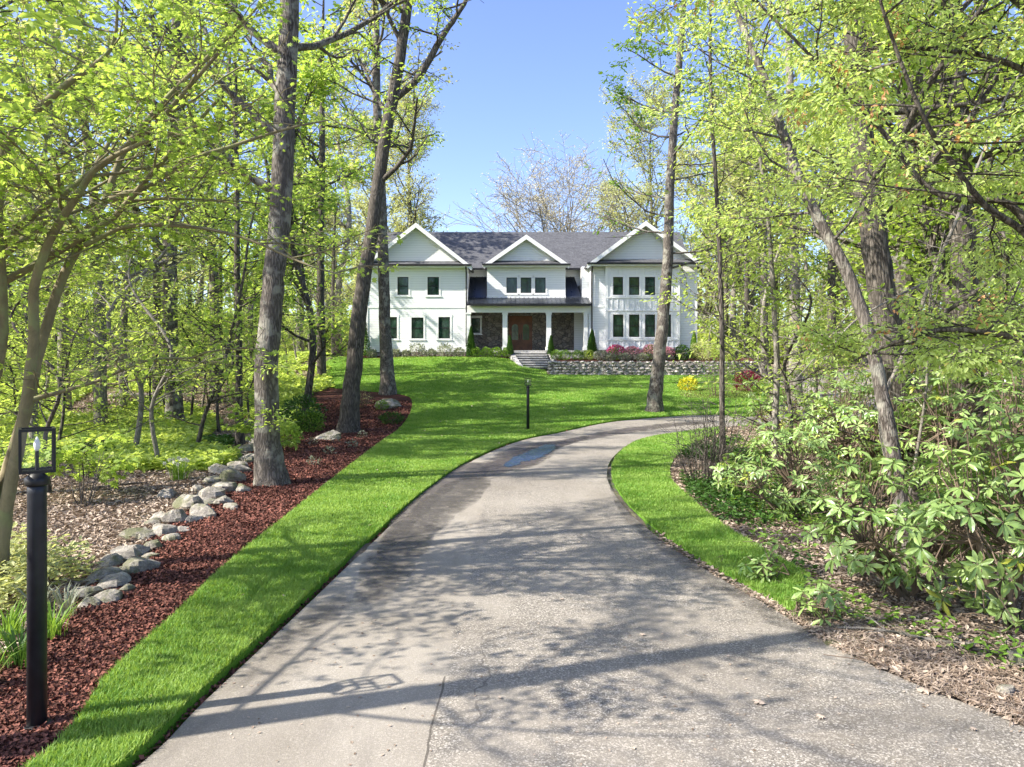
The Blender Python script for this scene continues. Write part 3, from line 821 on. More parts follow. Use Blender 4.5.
for x, y in ((LX1 - .08, Y0 - .12), (RX0 + .08, YR - .12)):
    g = G(); g.tube([(x, y - .35, ZE - .15), (x, y - .3, ZE - .3), (x, y, ZE - .55), (x, y, 3.9), (x, y - .1, 3.75)], .05, 8); part('downspout', g, M['black'])
g = G(); g.box(hx(372), hx(373), Y0 + 3, Y0 + 3.1, 10, 10.1)

# granite steps
st = empty('stone_steps', (hx(530, 50.5), 49.6, 2.6)); tag(st, 'pale granite steps with flanking slabs rising to the front porch', 'steps')
def cpart(name, g, m, parent, label=None, smooth=False): return part(name, g, m, parent, label, smooth)
n = 7
for k in range(n):
    g = G(); y1_ = 51.44 - k * .36; z1_ = ZF - .16 - k * .165
    w = 0.0 + k * .035; x0, x1 = hx(514, 51) + .12 * k * 0 , hx(546, 51)
    g.box(x0 + .10 * k + .01, x1 + .05 * k - .01, y1_ - .35, y1_ - .001, z1_ - .17, z1_ - .051, mi=1)
    g.box(x0 + .10 * k, x1 + .05 * k, y1_ - .41, y1_ - .001, z1_ - .05, z1_)
    cpart('step', g, [M['granite_sunlit'], M['riser_shaded']], st)
for s in (-1, 1):
    g = G(); xa, xb = (hx(512.5, 51) - .28, hx(512.5, 51) + .45) if s < 0 else (hx(547, 51) + .12, hx(547, 51) + .46); w = .30
    A = [(xa, 51.40, 3.60), (xa + w, 51.40, 3.60), (xb + w, 48.75, 2.52), (xb, 48.75, 2.52)]
    g.add(A + [(x, y, 2.0) for x, y, z in A], [(0, 1, 2, 3), (0, 4, 5, 1), (1, 5, 6, 2), (2, 6, 7, 3), (3, 7, 4, 0), (7, 6, 5, 4)]); cpart('cheek_slab', g, M['granite'], st)

# fieldstone retaining wall with its raised bed
wl = empty('retaining_wall', (8, 47.5, 2.0)); tag(wl, 'low fieldstone retaining wall along the raised bed in front of the house', 'wall')
wp = np.array([(2.55, 48.9), (2.6, 47.6), (4, 47.25), (8, 47.1), (12, 47.15), (14.8, 47.6), (16.8, 49.2), (17.5, 51.5)])
wp = cat_rom(wp, 4); ztopw = 2.86
def wallgeo():
    g = G(); A = off(wp, .0); B = off(wp, .45); n = len(wp); r = rng.random(n) * .03
    T = lambda P, z: np.column_stack([P, np.full(len(P), z) if np.isscalar(z) else z])
    V = np.vstack([T(A, 1.5), T(A + (B - A) * .12, ztopw + r), T(B, ztopw + r), T(B, 1.5)])
    f = [(j * n + i, j * n + i + 1, (j + 1) * n + i + 1, (j + 1) * n + i) for j in range(3) for i in range(n - 1)]
    return g.add(V, f)
part('wall_stones', wallgeo(), M['stone_wall'], wl)
g = G()
for i in range(0, len(wp) - 1):                   # rounded cap stones and face stones standing proud of the wall
    for lv in range(5):
        for q in range(2):
            t = (q + rng.random() * .8) / 2; p = wp[i] * (1 - t) + wp[min(i + 1, len(wp) - 1)] * t
            z = 2.0 + lv * .2 + rng.random() * .06
            if z > ztopw: z = ztopw - .02
            a = rng.random() * 6.28; sx_, sz_ = .13 + .1 * rng.random(), .08 + .05 * rng.random()
            th = np.linspace(0, 2 * math.pi, 8)[:-1]
            ring = [(p[0] + sx_ * math.cos(k) * (.8 + .3 * rng.random()), p[1] - .03, z + sz_ * math.sin(k) * (.8 + .3 * rng.random())) for k in th]
            c = (p[0], p[1] - .09 - .05 * rng.random(), z)
            g.add(ring + [c], [(j, (j + 1) % 7, 7) for j in range(7)])
part('face_stones', g, M['stone_wall'], wl)
bedp = np.vstack([off(wp, .4), [(16, 52.2), (2.7, 52.2)]])
P2 = cat_rom(bedp, 1)
g = G(); f = geometry.delaunay_2d_cdt([Vector(p) for p in P2], [(i, (i + 1) % len(P2)) for i in range(len(P2))], [], 1, 1e-5)
V = np.array([tuple(a) for a in f[0]]); zz = 2.80 + (V[:, 1] - 47.5) * .09
g.add(np.column_stack([V, zz]), np.array(f[2])); tag(g.obj('mulch_bed', M['mulch']), kind='structure')
BEDZ = lambda y: 2.80 + (y - 47.5) * .09
# strip of mulch below the left wing
g = G(); xs = np.linspace(-11.6, 1.0, 20); A = np.column_stack([xs, 51.0 + .25 * np.sin(xs), np.full(20, 3.28)]); B = np.column_stack([xs, np.full(20, 52.1), np.full(20, 3.36)])
A[:, 2] = tz(A[:, 0], A[:, 1]) + .05
g.add(np.vstack([A, B]), [(i, i + 1, 21 + i, 20 + i) for i in range(19)]); tag(g.obj('mulch_bed', M['mulch']), kind='structure')

# ------------------------------------------------------------------ lamp posts
def lamp_post(loc, label, h=1.67, rz=0.6):
    t = empty('lamp_post', loc, rz); tag(t, label, 'lamp post', 'black lamp posts beside the drive')
    g = G(); g.tube([(0, 0, -.15), (0, 0, h - .1), (0, 0, h - .03)], [.060, .057, .057], 20, True)
    g.obj('post', M['black_post'], t, True)
    g = G(); g.tube([(0, 0, 0), (0, 0, .015), (0, 0, .03)], [.10, .10, .07], 20, True); g.obj('base_flange', M['black'], t, True)
    g = G(); g.tube([(0, 0, h - .05), (0, 0, h - .04), (0, 0, h - .0), (0, 0, h + .02), (0, 0, h + .045)], [.066, .072, .072, .05, .03], 20, True); g.obj('collar', M['black'], t, True)
    lan = G(); s = .095; b = .0085; z0, z1 = h + .04, h + .335
    for sx in (-s, s):
        for sy in (-s, s): lan.box(sx - b, sx + b, sy - b, sy + b, z0, z1)
    for z in (z0, z1 - .02):
        for q in (-s, s):
            lan.box(-s + b, s - b, q - b, q + b, z + .001, z + .019); lan.box(q - b, q + b, -s + b, s - b, z + .001, z + .019)
    lan.box(-s, s, -.011, .011, z0 + .004, z0 + .015)
    l = lan.obj('lantern', M['black'], t)
    g = G(); g.tube([(0, 0, z0 + .005), (0, 0, z0 + .14)], .012, 10); g.obj('candle_tube', M['black'], l)
    g = G(); g.tube([(0, 0, z0 + .14), (0, 0, z0 + .155), (0, 0, z0 + .185), (0, 0, z0 + .21), (0, 0, z0 + .235)], [.010, .016, .021, .014, .003], 12, True); g.obj('bulb', M['white_trim'], l, True)
    for k in range(4):
        a = k * math.pi / 2; g = G(); c, q = math.cos(a), math.sin(a)
        P = [(-s + b + .002, -s, z0 + .02), (s - b - .002, -s, z0 + .02), (s - b - .002, -s, z1 - .02), (-s + b + .002, -s, z1 - .02)]
        g.add([(x * c - y * q, x * q + y * c, z) for x, y, z in P], [(0, 1, 2, 3)]); g.obj('pane', M['lamp_glass'], l)
    return t
p = at(37, 727); lamp_post(p, 'tall black lamp post with open lantern standing in the near mulch bed')
p = at(528, 430.5); lamp_post(p, 'distant black lamp post on the lawn beside the bend of the drive', rz=.2)

# ------------------------------------------------------------------ leaves and tree growth
h_ = [(.0, 0, 0), (.30, .02, .03), (.20, .20, .05), (.56, .34, -.04), (.27, .50, .04), (.34, .82, -.05), (.12, .66, .02), (0, 1.0, -.1)]
out_ = h_ + [(-x, y, z) for x, y, z in h_[-2:0:-1]]
MAPLE = [(0, .38, .03)] + out_
MAPLE_F = [(0, 1 + i, 1 + (i + 1) % len(out_)) for i in range(len(out_))]
OVAL = [(0, 0, 0), (.24, .38, .08), (.16, .78, .03), (0, 1, -.10), (-.16, .78, .03), (-.24, .38, .08)]
OVAL_F = [(0, 1, 2, 3), (0, 3, 4, 5)]
RHODO = [(0, 0, 0), (.10, .25, .03), (.17, .55, .04), (.11, .85, -.02), (0, 1, -.10), (-.11, .85, -.02), (-.17, .55, .04), (-.10, .25, .03), (0, .3, -.01), (0, .65, -.01)]
RHODO_F = [(0, 1, 8), (0, 8, 7), (1, 2, 9, 8), (8, 9, 6, 7), (2, 3, 4, 9), (9, 4, 5, 6)]
QUAD = [(0, 0, 0), (.33, .45, .05), (0, 1, -.05), (-.33, .5, .05)]
QUAD_F = [(0, 1, 2, 3)]
STRAP = [(-.018, 0, 0), (.018, 0, 0), (.022, .4, .14), (-.022, .4, .14), (.014, .8, .10), (-.014, .8, .10), (0, 1.0, -.06)]
STRAP_F = [(0, 1, 2, 3), (3, 2, 4, 5), (5, 4, 6)]
TPL = {'maple': (MAPLE, MAPLE_F), 'oval': (OVAL, OVAL_F), 'quad': (QUAD, QUAD_F), 'rhodo': (RHODO, RHODO_F), 'strap': (STRAP, STRAP_F)}

class Tree:
    """grown in world metres relative to its base"""
    def __init__(s, seed, leaf='quad', size=.14, per=12, nch=(5, 6), ratio=.52, up=.12, flat=.3, wob=.22, minr=.004, droop=.25, spread=.10):
        s.R = np.random.default_rng(seed); s.T = {}; s.lp = []; s.ld = []; s.leaf = leaf; s.size = size; s.per = per
        s.nch = nch; s.gap = None; s.ymin = -99; s.ratio = ratio; s.up = up; s.flat = flat; s.wob = wob; s.minr = minr; s.droop = droop; s.spread = spread
    def tube(s, P, R, sides):
        s.T.setdefault((len(P), sides), []).append((P, R))
    def trunk(s, pts, r, sides=14):
        P = cat_rom(pts, 5); R = np.interp(np.linspace(0, 1, len(P)), np.linspace(0, 1, len(r)), r)
        P[1:] += s.R.normal(0, .006, P[1:].shape) * R[1:, None] * 8
        s.tube(P, R, sides); return P, R
    def grow(s, p, d, L, r, lev, leafy=True):
        k = 5; P = [np.array(p, float)]; d = nrm(d)
        for i in range(k - 1):
            d = nrm(d + s.R.normal(0, s.wob, 3) * [1, 1, .7] + [0, 0, s.up * (1 if lev > 0 else -.3)])
            P.append(P[-1] + d * L / (k - 1))
        P = np.array(P); R = np.maximum(np.linspace(r, r * .35, k), s.minr)
        if s.gap is not None:
            q = P + s.gap; f_ = (q[:, 1] > .5) & (q[:, 2] > 2) & ((q[:, 2] - 2.4) / np.maximum(q[:, 1], .5) < .54) & (np.abs(q[:, 0] / np.maximum(q[:, 1], .5) - .028) < .098)
            if f_.any(): return P
        s.tube(P, R, 7 if r > .05 else 5 if r > .02 else 3)
        if lev == 0:
            if leafy: s.leaves(P, s.per)
            return P
        n = s.nch[lev - 1]
        for j in range(n):
            t = .22 + .78 * (j + s.R.random() * .7) / n; t = min(t, .99)
            q = t * (k - 1); i = int(q); pt = P[i] + (P[i + 1] - P[i]) * (q - i); dd = nrm(P[i + 1] - P[i])
            side = nrm(np.cross(dd, [0, 0, 1]) + 1e-4) * (1 if j % 2 else -1)
            a = s.R.uniform(.5, 1.1)
            nd = nrm(dd * math.cos(a) + side * math.sin(a) + s.R.normal(0, s.flat, 3) * [.3, .3, 1])
            s.grow(pt, nd, L * s.ratio * s.R.uniform(.7, 1.25) * (1.15 - .5 * t), r * (1 - .6 * t) * .6, lev - 1, leafy)
        if leafy: s.leaves(P[2:], s.per // 2)
        return P
    def leaves(s, P, n):
        t = s.R.random(n) * (len(P) - 1.001); i = t.astype(int); f = (t - i)[:, None]
        pos = P[i] * (1 - f) + P[i + 1] * f
        d = nrm(P[i + 1] - P[i]); sd = nrm(np.cross(d, [0, 0, 1]) + 1e-4) * np.where(s.R.random(n) < .5, 1, -1)[:, None]
        dirn = nrm(d * .6 + sd * s.R.uniform(.3, 1.1, (n, 1)) + s.R.normal(0, .35, (n, 3)) - [0, 0, s.droop])
        s.lp.append(pos + dirn * s.spread * s.R.random((n, 1)) + s.R.normal(0, s.spread * .3, (n, 3))); s.ld.append(dirn)
    def limbs(s, P, R, n, t0, t1, L0, L1, lev=2, elev=(.2, .7), az=None, rr=.45, leafy=True):
        for j in range(n):
            t = t0 + (t1 - t0) * (j + s.R.random()) / n; q = t * (len(P) - 1.001); i = int(q)
            pt = P[i] + (P[i + 1] - P[i]) * (q - i); a = s.R.uniform(0, 6.283) if az is None else s.R.uniform(*az)
            e = s.R.uniform(*elev); f = (t - t0) / max(t1 - t0, 1e-6)
            L = (L0 + (L1 - L0) * f) * s.R.uniform(.75, 1.2)
            s.grow(pt, [math.cos(a) * math.cos(e), math.sin(a) * math.cos(e), math.sin(e)], L, max(R[i] * rr, .012), lev, leafy)
    def wood(s):
        g = G()
        for (k, sd), L in s.T.items():
            g.tubes(np.array([a for a, _ in L]), np.array([b for _, b in L]), sd, cap=False)
        return g
    def crown(s, keep=None):
        g = G(); pos = np.concatenate(s.lp); d = np.concatenate(s.ld); n = len(pos)
        if keep is not None:
            k = keep(pos) & (pos[:, 1] > s.ymin); pos, d = pos[k], d[k]; n = len(pos)
        up = nrm(np.array([0, 0, 1.0]) + s.R.normal(0, .45, (n, 3)))
        g.inst(*TPL[s.leaf], pos, d, up, s.size * s.R.uniform(.6, 1.25, n), s.R.random(n))
        return g
    def build(s, name, label, cat, loc, bark, leaf, group=None, rz=0, keep=None):
        t = empty(name, loc, rz); tag(t, label, cat, group)
        s.wood().obj('trunk', bark, t, True)
        if s.lp: s.crown(keep).obj('crown', leaf, t)
        return t

def px_path(pts, d0, dd=0.0):
    """trunk axis traced at its distance; dd lets the top lean nearer or farther"""
    n = len(pts); return np.array([pz(x, y, d0 + dd * i / (n - 1)) for i, (x, y) in enumerate(pts)])

SKYGAP = lambda base: (lambda pos: ~(((pos[:, 2] + base[2] - 2.4) / np.maximum(pos[:, 1] + base[1], .5) < .54) & (np.abs(((pos[:, 0] + base[0]) / np.maximum(pos[:, 1] + base[1], .5)) - .028) < .09) & (pos[:, 1] + base[1] > 1) & (pos[:, 2] + base[2] > 1.5)))

def big_tree(name, label, path, d, r, seed, bark, leafm, limbs, group=None, cat='tree', dd=0.0, gap=True, roots=.25, **kw):
    W = px_path(path, d, dd); base = W[0].copy(); base[2] = float(tz(base[0], base[1])) - .05
    W[0, 2] = base[2]
    P0 = W - base
    tr = Tree(seed, **kw); tr.gap = base if gap else None
    P, R = tr.trunk(P0, r)
    # root flare
    n = len(R); 
    hts = P[:, 2] - P[0, 2]; R *= 1 + roots * np.exp(-hts / .35)
    tr.T[(len(P), 14)] = [(P, R)]
    for L in limbs: tr.limbs(P, R, **L)
    return tr, base, P, R, (lambda: tr.build(name, label, cat, tuple(base), bark, leafm, group, keep=SKYGAP(base) if gap else None))

# ------------------------------------------------------------------ named trees of the foreground
FT = 'large trees along the drive'
# A: thick trunk by the mulch bed
o = big_tree('deciduous_tree', 'tallest thick grey barked tree rising from the red mulch bed nearest the near lamp post', [(272, 486), (267, 430), (268, 350), (273, 290), (281, 200), (285, 100), (290, 0), (296, -160), (300, -330)], 15.1, [.32, .25, .235, .22, .22, .21, .19, .15, .1], 11, M['bark'], M['leaf_maple'],
    [dict(n=10, t0=.5, t1=.98, L0=4.2, L1=2.5, lev=2, elev=(.0, .6)), dict(n=5, t0=.12, t1=.5, L0=1.0, L1=2.2, lev=1, elev=(0, .5), rr=.06)], FT, leaf='oval', size=.11, per=15, nch=(6, 6), spread=.16)
o[-1]()
# B
o = big_tree('deciduous_tree', 'leaning dark trunked tree in the mulch bed beside the round grey boulder', [(348, 434), (352, 385), (361, 300), (371, 235), (383, 150), (398, 70), (408, 0), (420, -90), (430, -220)], 27.6, [.40, .32, .28, .25, .23, .21, .18, .15, .1], 12, M['bark_dark'], M['leaf_maple'],
    [dict(n=11, t0=.45, t1=.98, L0=4.5, L1=3.5, lev=2, elev=(.1, .8))], FT, leaf='oval', size=.16, per=11, nch=(6, 6), spread=.2)
tr, base, P, R, fin = o
br = px_path([(392, 100), (418, 78), (440, 40), (455, 18), (466, 0), (474, -30)], 27.6) - base
tr.trunk(br, [.16, .14, .12, .10, .08, .05], 8); tr.gap = None; tr.limbs(cat_rom(br, 4), np.full(21, .1), 7, .2, .95, 2.2, 1.6, lev=1, elev=(-.2, .8))
fin()
# C
o = big_tree('deciduous_tree', 'straight grey trunked tree behind the pale boulder at the upper end of the mulch bed', [(388, 394), (385, 330), (383, 260), (381, 190), (377, 110), (376, 40), (375, -30), (374, -130)], at(388, 394)[1], [.40, .30, .28, .25, .22, .19, .15, .1], 13, M['bark'], M['leaf_pale'],
    [dict(n=14, t0=.5, t1=.98, L0=4.5, L1=3.2, lev=2, elev=(.2, .9))], FT, leaf='quad', size=.2, per=10, nch=(6, 6), spread=.22)
o[-1]()
# D
o = big_tree('deciduous_tree', 'slim leaning tree on the lawn across the drive in front of the right hand gable', [(654, 412), (658, 370), (664, 310), (668, 250), (670, 190), (675, 110), (681, 40), (686, -30), (690, -100)], at(654, 412)[1], [.36, .29, .26, .23, .20, .17, .14, .10, .05], 14, M['bark'], M['leaf_mid'],
    [dict(n=9, t0=.32, t1=.62, L0=4.6, L1=4.0, lev=1, elev=(-.25, .25), rr=.22), dict(n=14, t0=.55, t1=.98, L0=4.0, L1=2.5, lev=2, elev=(-.1, .7), rr=.3)], FT, leaf='oval', size=.2, per=8, nch=(5, 5), spread=.2, gap=False)
o[-1]()
# E, F, G
o = big_tree('young_tree', 'thin young tree beside the bare twiggy shrub inside the drive bend', [(724, 484), (722, 420), (722, 340), (720, 270), (717, 200), (712, 120), (710, 40), (712, -60)], 16.0, [.085, .06, .055, .05, .045, .04, .035, .02], 15, M['bark_dark'], M['leaf_spring'],
    [dict(n=24, t0=.3, t1=.98, L0=2.0, L1=1.4, lev=1, elev=(-.1, .5), rr=.3)], None, leaf='oval', size=.12, per=9, nch=(6, 5), spread=.15)
o[-1]()
o = big_tree('young_tree', 'slender pale stemmed young tree rising behind the rhododendrons', [(776, 472), (775, 430), (777, 370), (774, 310), (770, 240), (762, 170), (750, 90), (745, 0)], 17.5, [.09, .075, .07, .06, .05, .045, .04, .02], 16, M['bark_pale'], M['leaf_spring'],
    [dict(n=26, t0=.22, t1=.98, L0=2.4, L1=1.5, lev=1, elev=(-.1, .5), rr=.3)], None, leaf='oval', size=.13, per=12, nch=(6, 5), spread=.16)
o[-1]()
o = big_tree('deciduous_tree', 'pale straight trunk standing in front of the distant grey parking strip', [(795, 396), (795, 330), (794, 260), (793, 190), (790, 100), (788, 0), (785, -80)], 37, [.34, .27, .25, .24, .2, .15, .1], 17, M['bark_pale'], M['leaf_pale'],
    [dict(n=16, t0=.35, t1=.98, L0=4.5, L1=3.0, lev=2, elev=(.0, .8))], None, leaf='quad', size=.22, per=10, nch=(6, 6), spread=.25)
o[-1]()
# H: crooked pale trunk in the rhododendrons, and the dark one behind it
o = big_tree('deciduous_tree', 'crooked pale trunk leaning left up out of the rhododendrons', [(912, 570), (900, 500), (889, 430), (880, 385), (868, 330), (848, 275), (822, 225), (800, 180), (782, 130), (765, 80), (748, 40), (733, 0), (715, -60)], 9.6, [.17, .10, .095, .09, .088, .085, .08, .075, .07, .06, .05, .04, .03], 18, M['bark'], M['leaf_drop'],
    [dict(n=12, t0=.42, t1=.98, L0=1.8, L1=2.2, lev=2, elev=(-.1, .7), rr=.3)], None, dd=2.0, leaf='oval', size=.085, per=13, nch=(6, 6), spread=.12)
o[-1]()
o = big_tree('deciduous_tree', 'thick dark trunk standing close behind the crooked pale one', [(915, 500), (900, 420), (888, 330), (876, 250), (866, 180), (858, 100), (855, 0), (852, -120), (850, -260)], 13.2, [.32, .25, .24, .23, .22, .20, .18, .13, .1], 19, M['bark_dark'], M['leaf_spring'],
    [dict(n=10, t0=.4, t1=.98, L0=3.4, L1=2.5, lev=2, elev=(0, .7), rr=.35)], None, leaf='oval', size=.12, per=12, nch=(6, 6), spread=.14)
o[-1]()
o = big_tree('deciduous_tree', 'dark upright trunk at the far right edge between the woods and the rhododendrons', [(975, 500), (972, 400), (966, 300), (962, 200), (955, 100), (948, 0), (940, -150), (935, -300)], 14.5, [.30, .24, .23, .22, .21, .2, .14, .08], 20, M['bark_dark'], M['leaf_spring'],
    [dict(n=10, t0=.35, t1=.98, L0=3.4, L1=2.5, lev=2, elev=(0, .7), rr=.35)], None, leaf='oval', size=.13, per=12, nch=(6, 6), spread=.14)
o[-1]()
o = big_tree('deciduous_tree', 'dark trunk split low seen between the two right hand dark trunks', [(930, 440), (926, 380), (905, 290), (902, 200), (905, 110), (915, 20), (918, -80)], 20, [.34, .26, .24, .23, .2, .16, .1], 21, M['bark'], M['leaf_spring'],
    [dict(n=10, t0=.35, t1=.98, L0=3.6, L1=2.5, lev=2, elev=(0, .7))], None, leaf='quad', size=.16, per=12, nch=(6, 6), spread=.2)
o[-1]()
# left woods: mottled trunk and thin dark ones
o = big_tree('deciduous_tree', 'mottled pale grey trunk with dark foot standing in the left woods', [(176, 417), (172, 370), (170, 300), (170, 240), (173, 170), (175, 100), (177, 20), (178, -80)], 29, [.36, .29, .28, .27, .25, .22, .2, .1], 22, M['bark'], M['leaf_maple'],
    [dict(n=14, t0=.3, t1=.98, L0=4.0, L1=3.0, lev=2, elev=(0, .7))], None, leaf='quad', size=.18, per=11, nch=(6, 6), spread=.2)
o[-1]()
o = big_tree('young_tree', 'thin dark stemmed young tree just left of the thick mulch bed trunk', [(240, 445), (239, 400), (239, 330), (237, 260), (237, 180), (235, 90), (236, 0)], 23, [.14, .11, .10, .09, .08, .07, .04], 23, M['bark_dark'], M['leaf_maple'],
    [dict(n=20, t0=.25, t1=.98, L0=2.6, L1=1.6, lev=1, elev=(-.1, .5), rr=.3)], None, leaf='oval', size=.16, per=12, nch=(6, 5), spread=.16)
o[-1]()
o = big_tree('young_tree', 'young tree with a forked slanting stem beside the daffodils', [(196, 446), (205, 415), (222, 370), (232, 330), (243, 280), (250, 230), (262, 180)], 21, [.07, .055, .05, .045, .04, .03, .02], 24, M['bark_dark'], M['leaf_maple'],
    [dict(n=16, t0=.1, t1=.98, L0=2.0, L1=1.4, lev=1, elev=(-.1, .5), rr=.4)], None, leaf='maple', size=.15, per=10, nch=(6, 5), spread=.15)
o[-1]()

# near left maple with several tan stems
def near_maple():
    base = np.array(at(-2, 590)); base[2] -= .05; d = base[1]
    tr = Tree(31, leaf='maple', size=.066, per=6, nch=(6, 6), spread=.12, ratio=.5, up=.03, flat=.18, droop=.2, minr=.0035, wob=.2)
    tr.gap = base
    def path(pts, dd): return px_path(pts, d, dd) - base
    stems = [([(-4, 592), (2, 500), (25, 415), (40, 350), (60, 285), (82, 240), (105, 200), (125, 150), (165, 100), (215, 50), (250, 15), (290, -30)], .6, [.11, .075, .065, .056, .05, .045, .04, .033, .027, .022, .015, .008]),
             ([(-4, 592), (6, 510), (24, 420), (34, 340), (34, 290), (50, 240), (78, 195), (100, 165), (150, 140), (200, 125)], -1.0, [.11, .07, .06, .052, .047, .042, .035, .028, .018, .01]),
             ([(-4, 592), (-12, 500), (-12, 400), (2, 330), (-2, 210), (10, 140), (60, 90), (110, 50), (118, 0)], -.8, [.12, .10, .09, .06, .05, .045, .035, .02, .01]),
             ([(30, 400), (60, 392), (100, 380), (150, 360), (200, 358)], .5, [.03, .022, .018, .012, .006]),
             ([(110, 200), (150, 185), (190, 160), (235, 145), (290, 128), (330, 120)], .8, [.04, .03, .025, .02, .014, .008]),
             ([(85, 245), (130, 226), (200, 228), (250, 240), (300, 262), (340, 275)], -.4, [.03, .024, .018, .014, .01, .006]),
             ([(-4, 592), (-60, 450), (-120, 250), (-150, 60), (-160, -100)], -1.5, [.12, .1, .09, .07, .04])]
    for i, (pts, dd, r) in enumerate(stems):
        P, R = tr.trunk(path(pts, dd), r, 9)
        big = i in (0, 1, 2, 6)
        tr.limbs(P, R, 9 if big else 9, .40 if big else .15, .98, 1.5, 1.0, lev=2 if big else 1, elev=(-.05, .5), rr=.33)
    # high limbs reaching over the drive (they cast the dappled shade in front)
    for (a, e, L, z) in ((.2, .55, 3.6, 3.2), (-.5, .5, 3.8, 3.4), (.9, .6, 3.4, 3.4), (2.2, .5, 3, 3.2), (-1.4, .5, 3.2, 3.0), (-2.4, .5, 3, 3.2)):
        tr.grow([-.3, .0, z], [math.cos(a) * math.cos(e), math.sin(a) * math.cos(e), math.sin(e)], L, .05, 2)
    t = tr.build('maple_tree', 'near multi stemmed maple with smooth tan bark behind the near lamp post', 'tree', tuple(base), M['bark_smooth'], M['leaf_maple'], None, keep=lambda p: ~((p[:, 2] + base[2] < 2.35 + .0) & (p[:, 0] + base[0] > -4.0)) & SKYGAP(base)(p))
near_maple()

# near right maple whose limbs cross the upper right of the view
def right_tree():
    base = np.array([6.4, 6.2, 0.0]); d = 6.2
    tr = Tree(32, leaf='oval', size=.062, per=8, nch=(7, 6), spread=.10, ratio=.5, up=.0, flat=.16, droop=.55, minr=.003, wob=.16)
    base[2] = float(tz(*base[:2])) - .05
    P, R = tr.trunk(np.array([(0, 0, 0), (-.1, 0, 1.2), (-.15, .1, 2.4), (0, .1, 4), (.2, .1, 6)]), [.22, .17, .16, .13, .06], 12)
    lim = [([(1130, 330), (1060, 270), (1010, 205), (960, 200), (925, 185), (885, 135), (838, 84), (795, 40), (758, 2), (730, -40)], 6.2, .8, [.05, .04, .035, .030, .026, .022, .018, .014, .011, .008]),
           ([(1130, 300), (1080, 290), (1024, 232), (985, 205), (950, 160), (925, 120), (900, 60), (880, 0), (870, -50)], 6.2, -1.0, [.045, .038, .03, .026, .022, .018, .014, .011, .008]),
           ([(1130, 250), (1090, 150), (1050, 90), (1000, 60), (940, 50), (880, 48), (830, 55)], 6.2, 1.2, [.045, .04, .032, .026, .02, .014, .008]),
           ([(1130, 380), (1060, 350), (1000, 335), (940, 330), (890, 345), (850, 362)], 6.2, 1.5, [.05, .04, .03, .022, .016, .01]),
           ([(1110, 100), (1040, 20), (960, -40), (880, -70), (800, -60), (760, -40)], 6.2, .6, [.045, .04, .03, .022, .016, .01])]
    for pts, dd0, dd, r in lim:
        p, q = tr.trunk(px_path(pts, dd0, dd) - base, r, 7)
        tr.limbs(p, q, 11, .25, .98, 1.35, .8, lev=2, elev=(-.25, .4), rr=.5)
    allp = np.concatenate(tr.lp); q = allp + base; sel = SKYGAP(base)(allp) & (q[:, 2] > 2.6)
    cl = allp[sel][tr.R.integers(0, sel.sum(), 70)]; cl = np.repeat(cl, 12, 0) + tr.R.normal(0, .045, (840, 3)) * [1, 1, 1.3]
    gb = G(); gb.inst(*TPL['oval'], cl, nrm(tr.R.normal(0, .5, (840, 3)) - [0, 0, .7]), nrm(tr.R.normal(0, 1, (840, 3))), .05 * tr.R.uniform(.6, 1.2, 840), tr.R.random(840))
    bt = tr.build('maple_tree', 'near maple reaching drooping young leaves and rusty buds in from beyond the right edge', 'tree', tuple(base), M['bark_dark'], M['leaf_drop'], None, keep=SKYGAP(base))
    gb.obj('bud_clusters', M['rusty'], bt)
right_tree()

# a dead grey branch tangle in front of the dark right trunks
def dead():
    tr = Tree(33, nch=(4, 4), minr=.004, up=.0, wob=.16); base = np.array(at(905, 520)); base[2] -= .05; d = base[1]
    for pts, r in (([(905, 520), (880, 420), (905, 350), (935, 270), (965, 200), (1000, 110), (1022, 70)], [.04, .035, .03, .03, .025, .02, .01]), ([(905, 350), (870, 330), (830, 345), (795, 380)], [.02, .016, .012, .006]),
                   ([(930, 280), (890, 300), (850, 325), (820, 365)], [.02, .016, .012, .006]), ([(905, 520), (925, 400), (930, 300), (945, 230)], [.03, .02, .016, .006])):
        P, R = tr.trunk(px_path(pts, d, -.6) - base, r, 6); tr.limbs(P, R, 5, .3, .95, .9, .5, lev=1, elev=(-.4, .6), rr=.4, leafy=False)
    tr.build('dead_tree', 'bare pale grey dead tree of crooked sticks among the right hand trunks', 'dead tree', tuple(base), M['bark_pale'], None)
dead()

# tree outside the left edge whose trunk throws the broad shadow over the near drive
def shade_tree(x, y, seed, r, lean, label, per=8, nl=11, t0=.32, rr=.3):
    base = np.array([x, y, float(tz(x, y)) - .05]); tr = Tree(seed, leaf='oval', size=.105, per=per, nch=(6, 6), spread=.18, ratio=.52, minr=.005); tr.gap = base; tr.ymin = 3.5 - y if y > 0 else -99
    P, R = tr.trunk(np.array([(0, 0, 0), (lean * .1, 0, 2.5), (lean * .4, .1, 5.5), (lean, .3, 9), (lean * 1.3, .3, 13)]), [r * 1.3, r, r * .85, r * .65, r * .2], 12)
    tr.limbs(P, R, nl, t0, .97, 3.4, 2.0, lev=2, elev=(.05, .7), rr=rr)
    tr.build('deciduous_tree', label, 'tree', tuple(base), M['bark'], M['leaf_maple'], None, keep=SKYGAP(base))
shade_tree(-5.2, 3.95, 41, .15, .4, 'slim tree beside the camera beyond the left edge shading the near drive', per=15, nl=20, t0=.25, rr=.16)
shade_tree(-8.6, 7.6, 42, .16, .3, 'tree just beyond the left edge behind the near maple')
shade_tree(-11, 13.5, 43, .2, .2, 'broad tree in the left woods between the near maple and the mottled trunk')
shade_tree(-7.5, -2.0, 44, .18, .5, 'tree behind the camera on the left side of the drive')

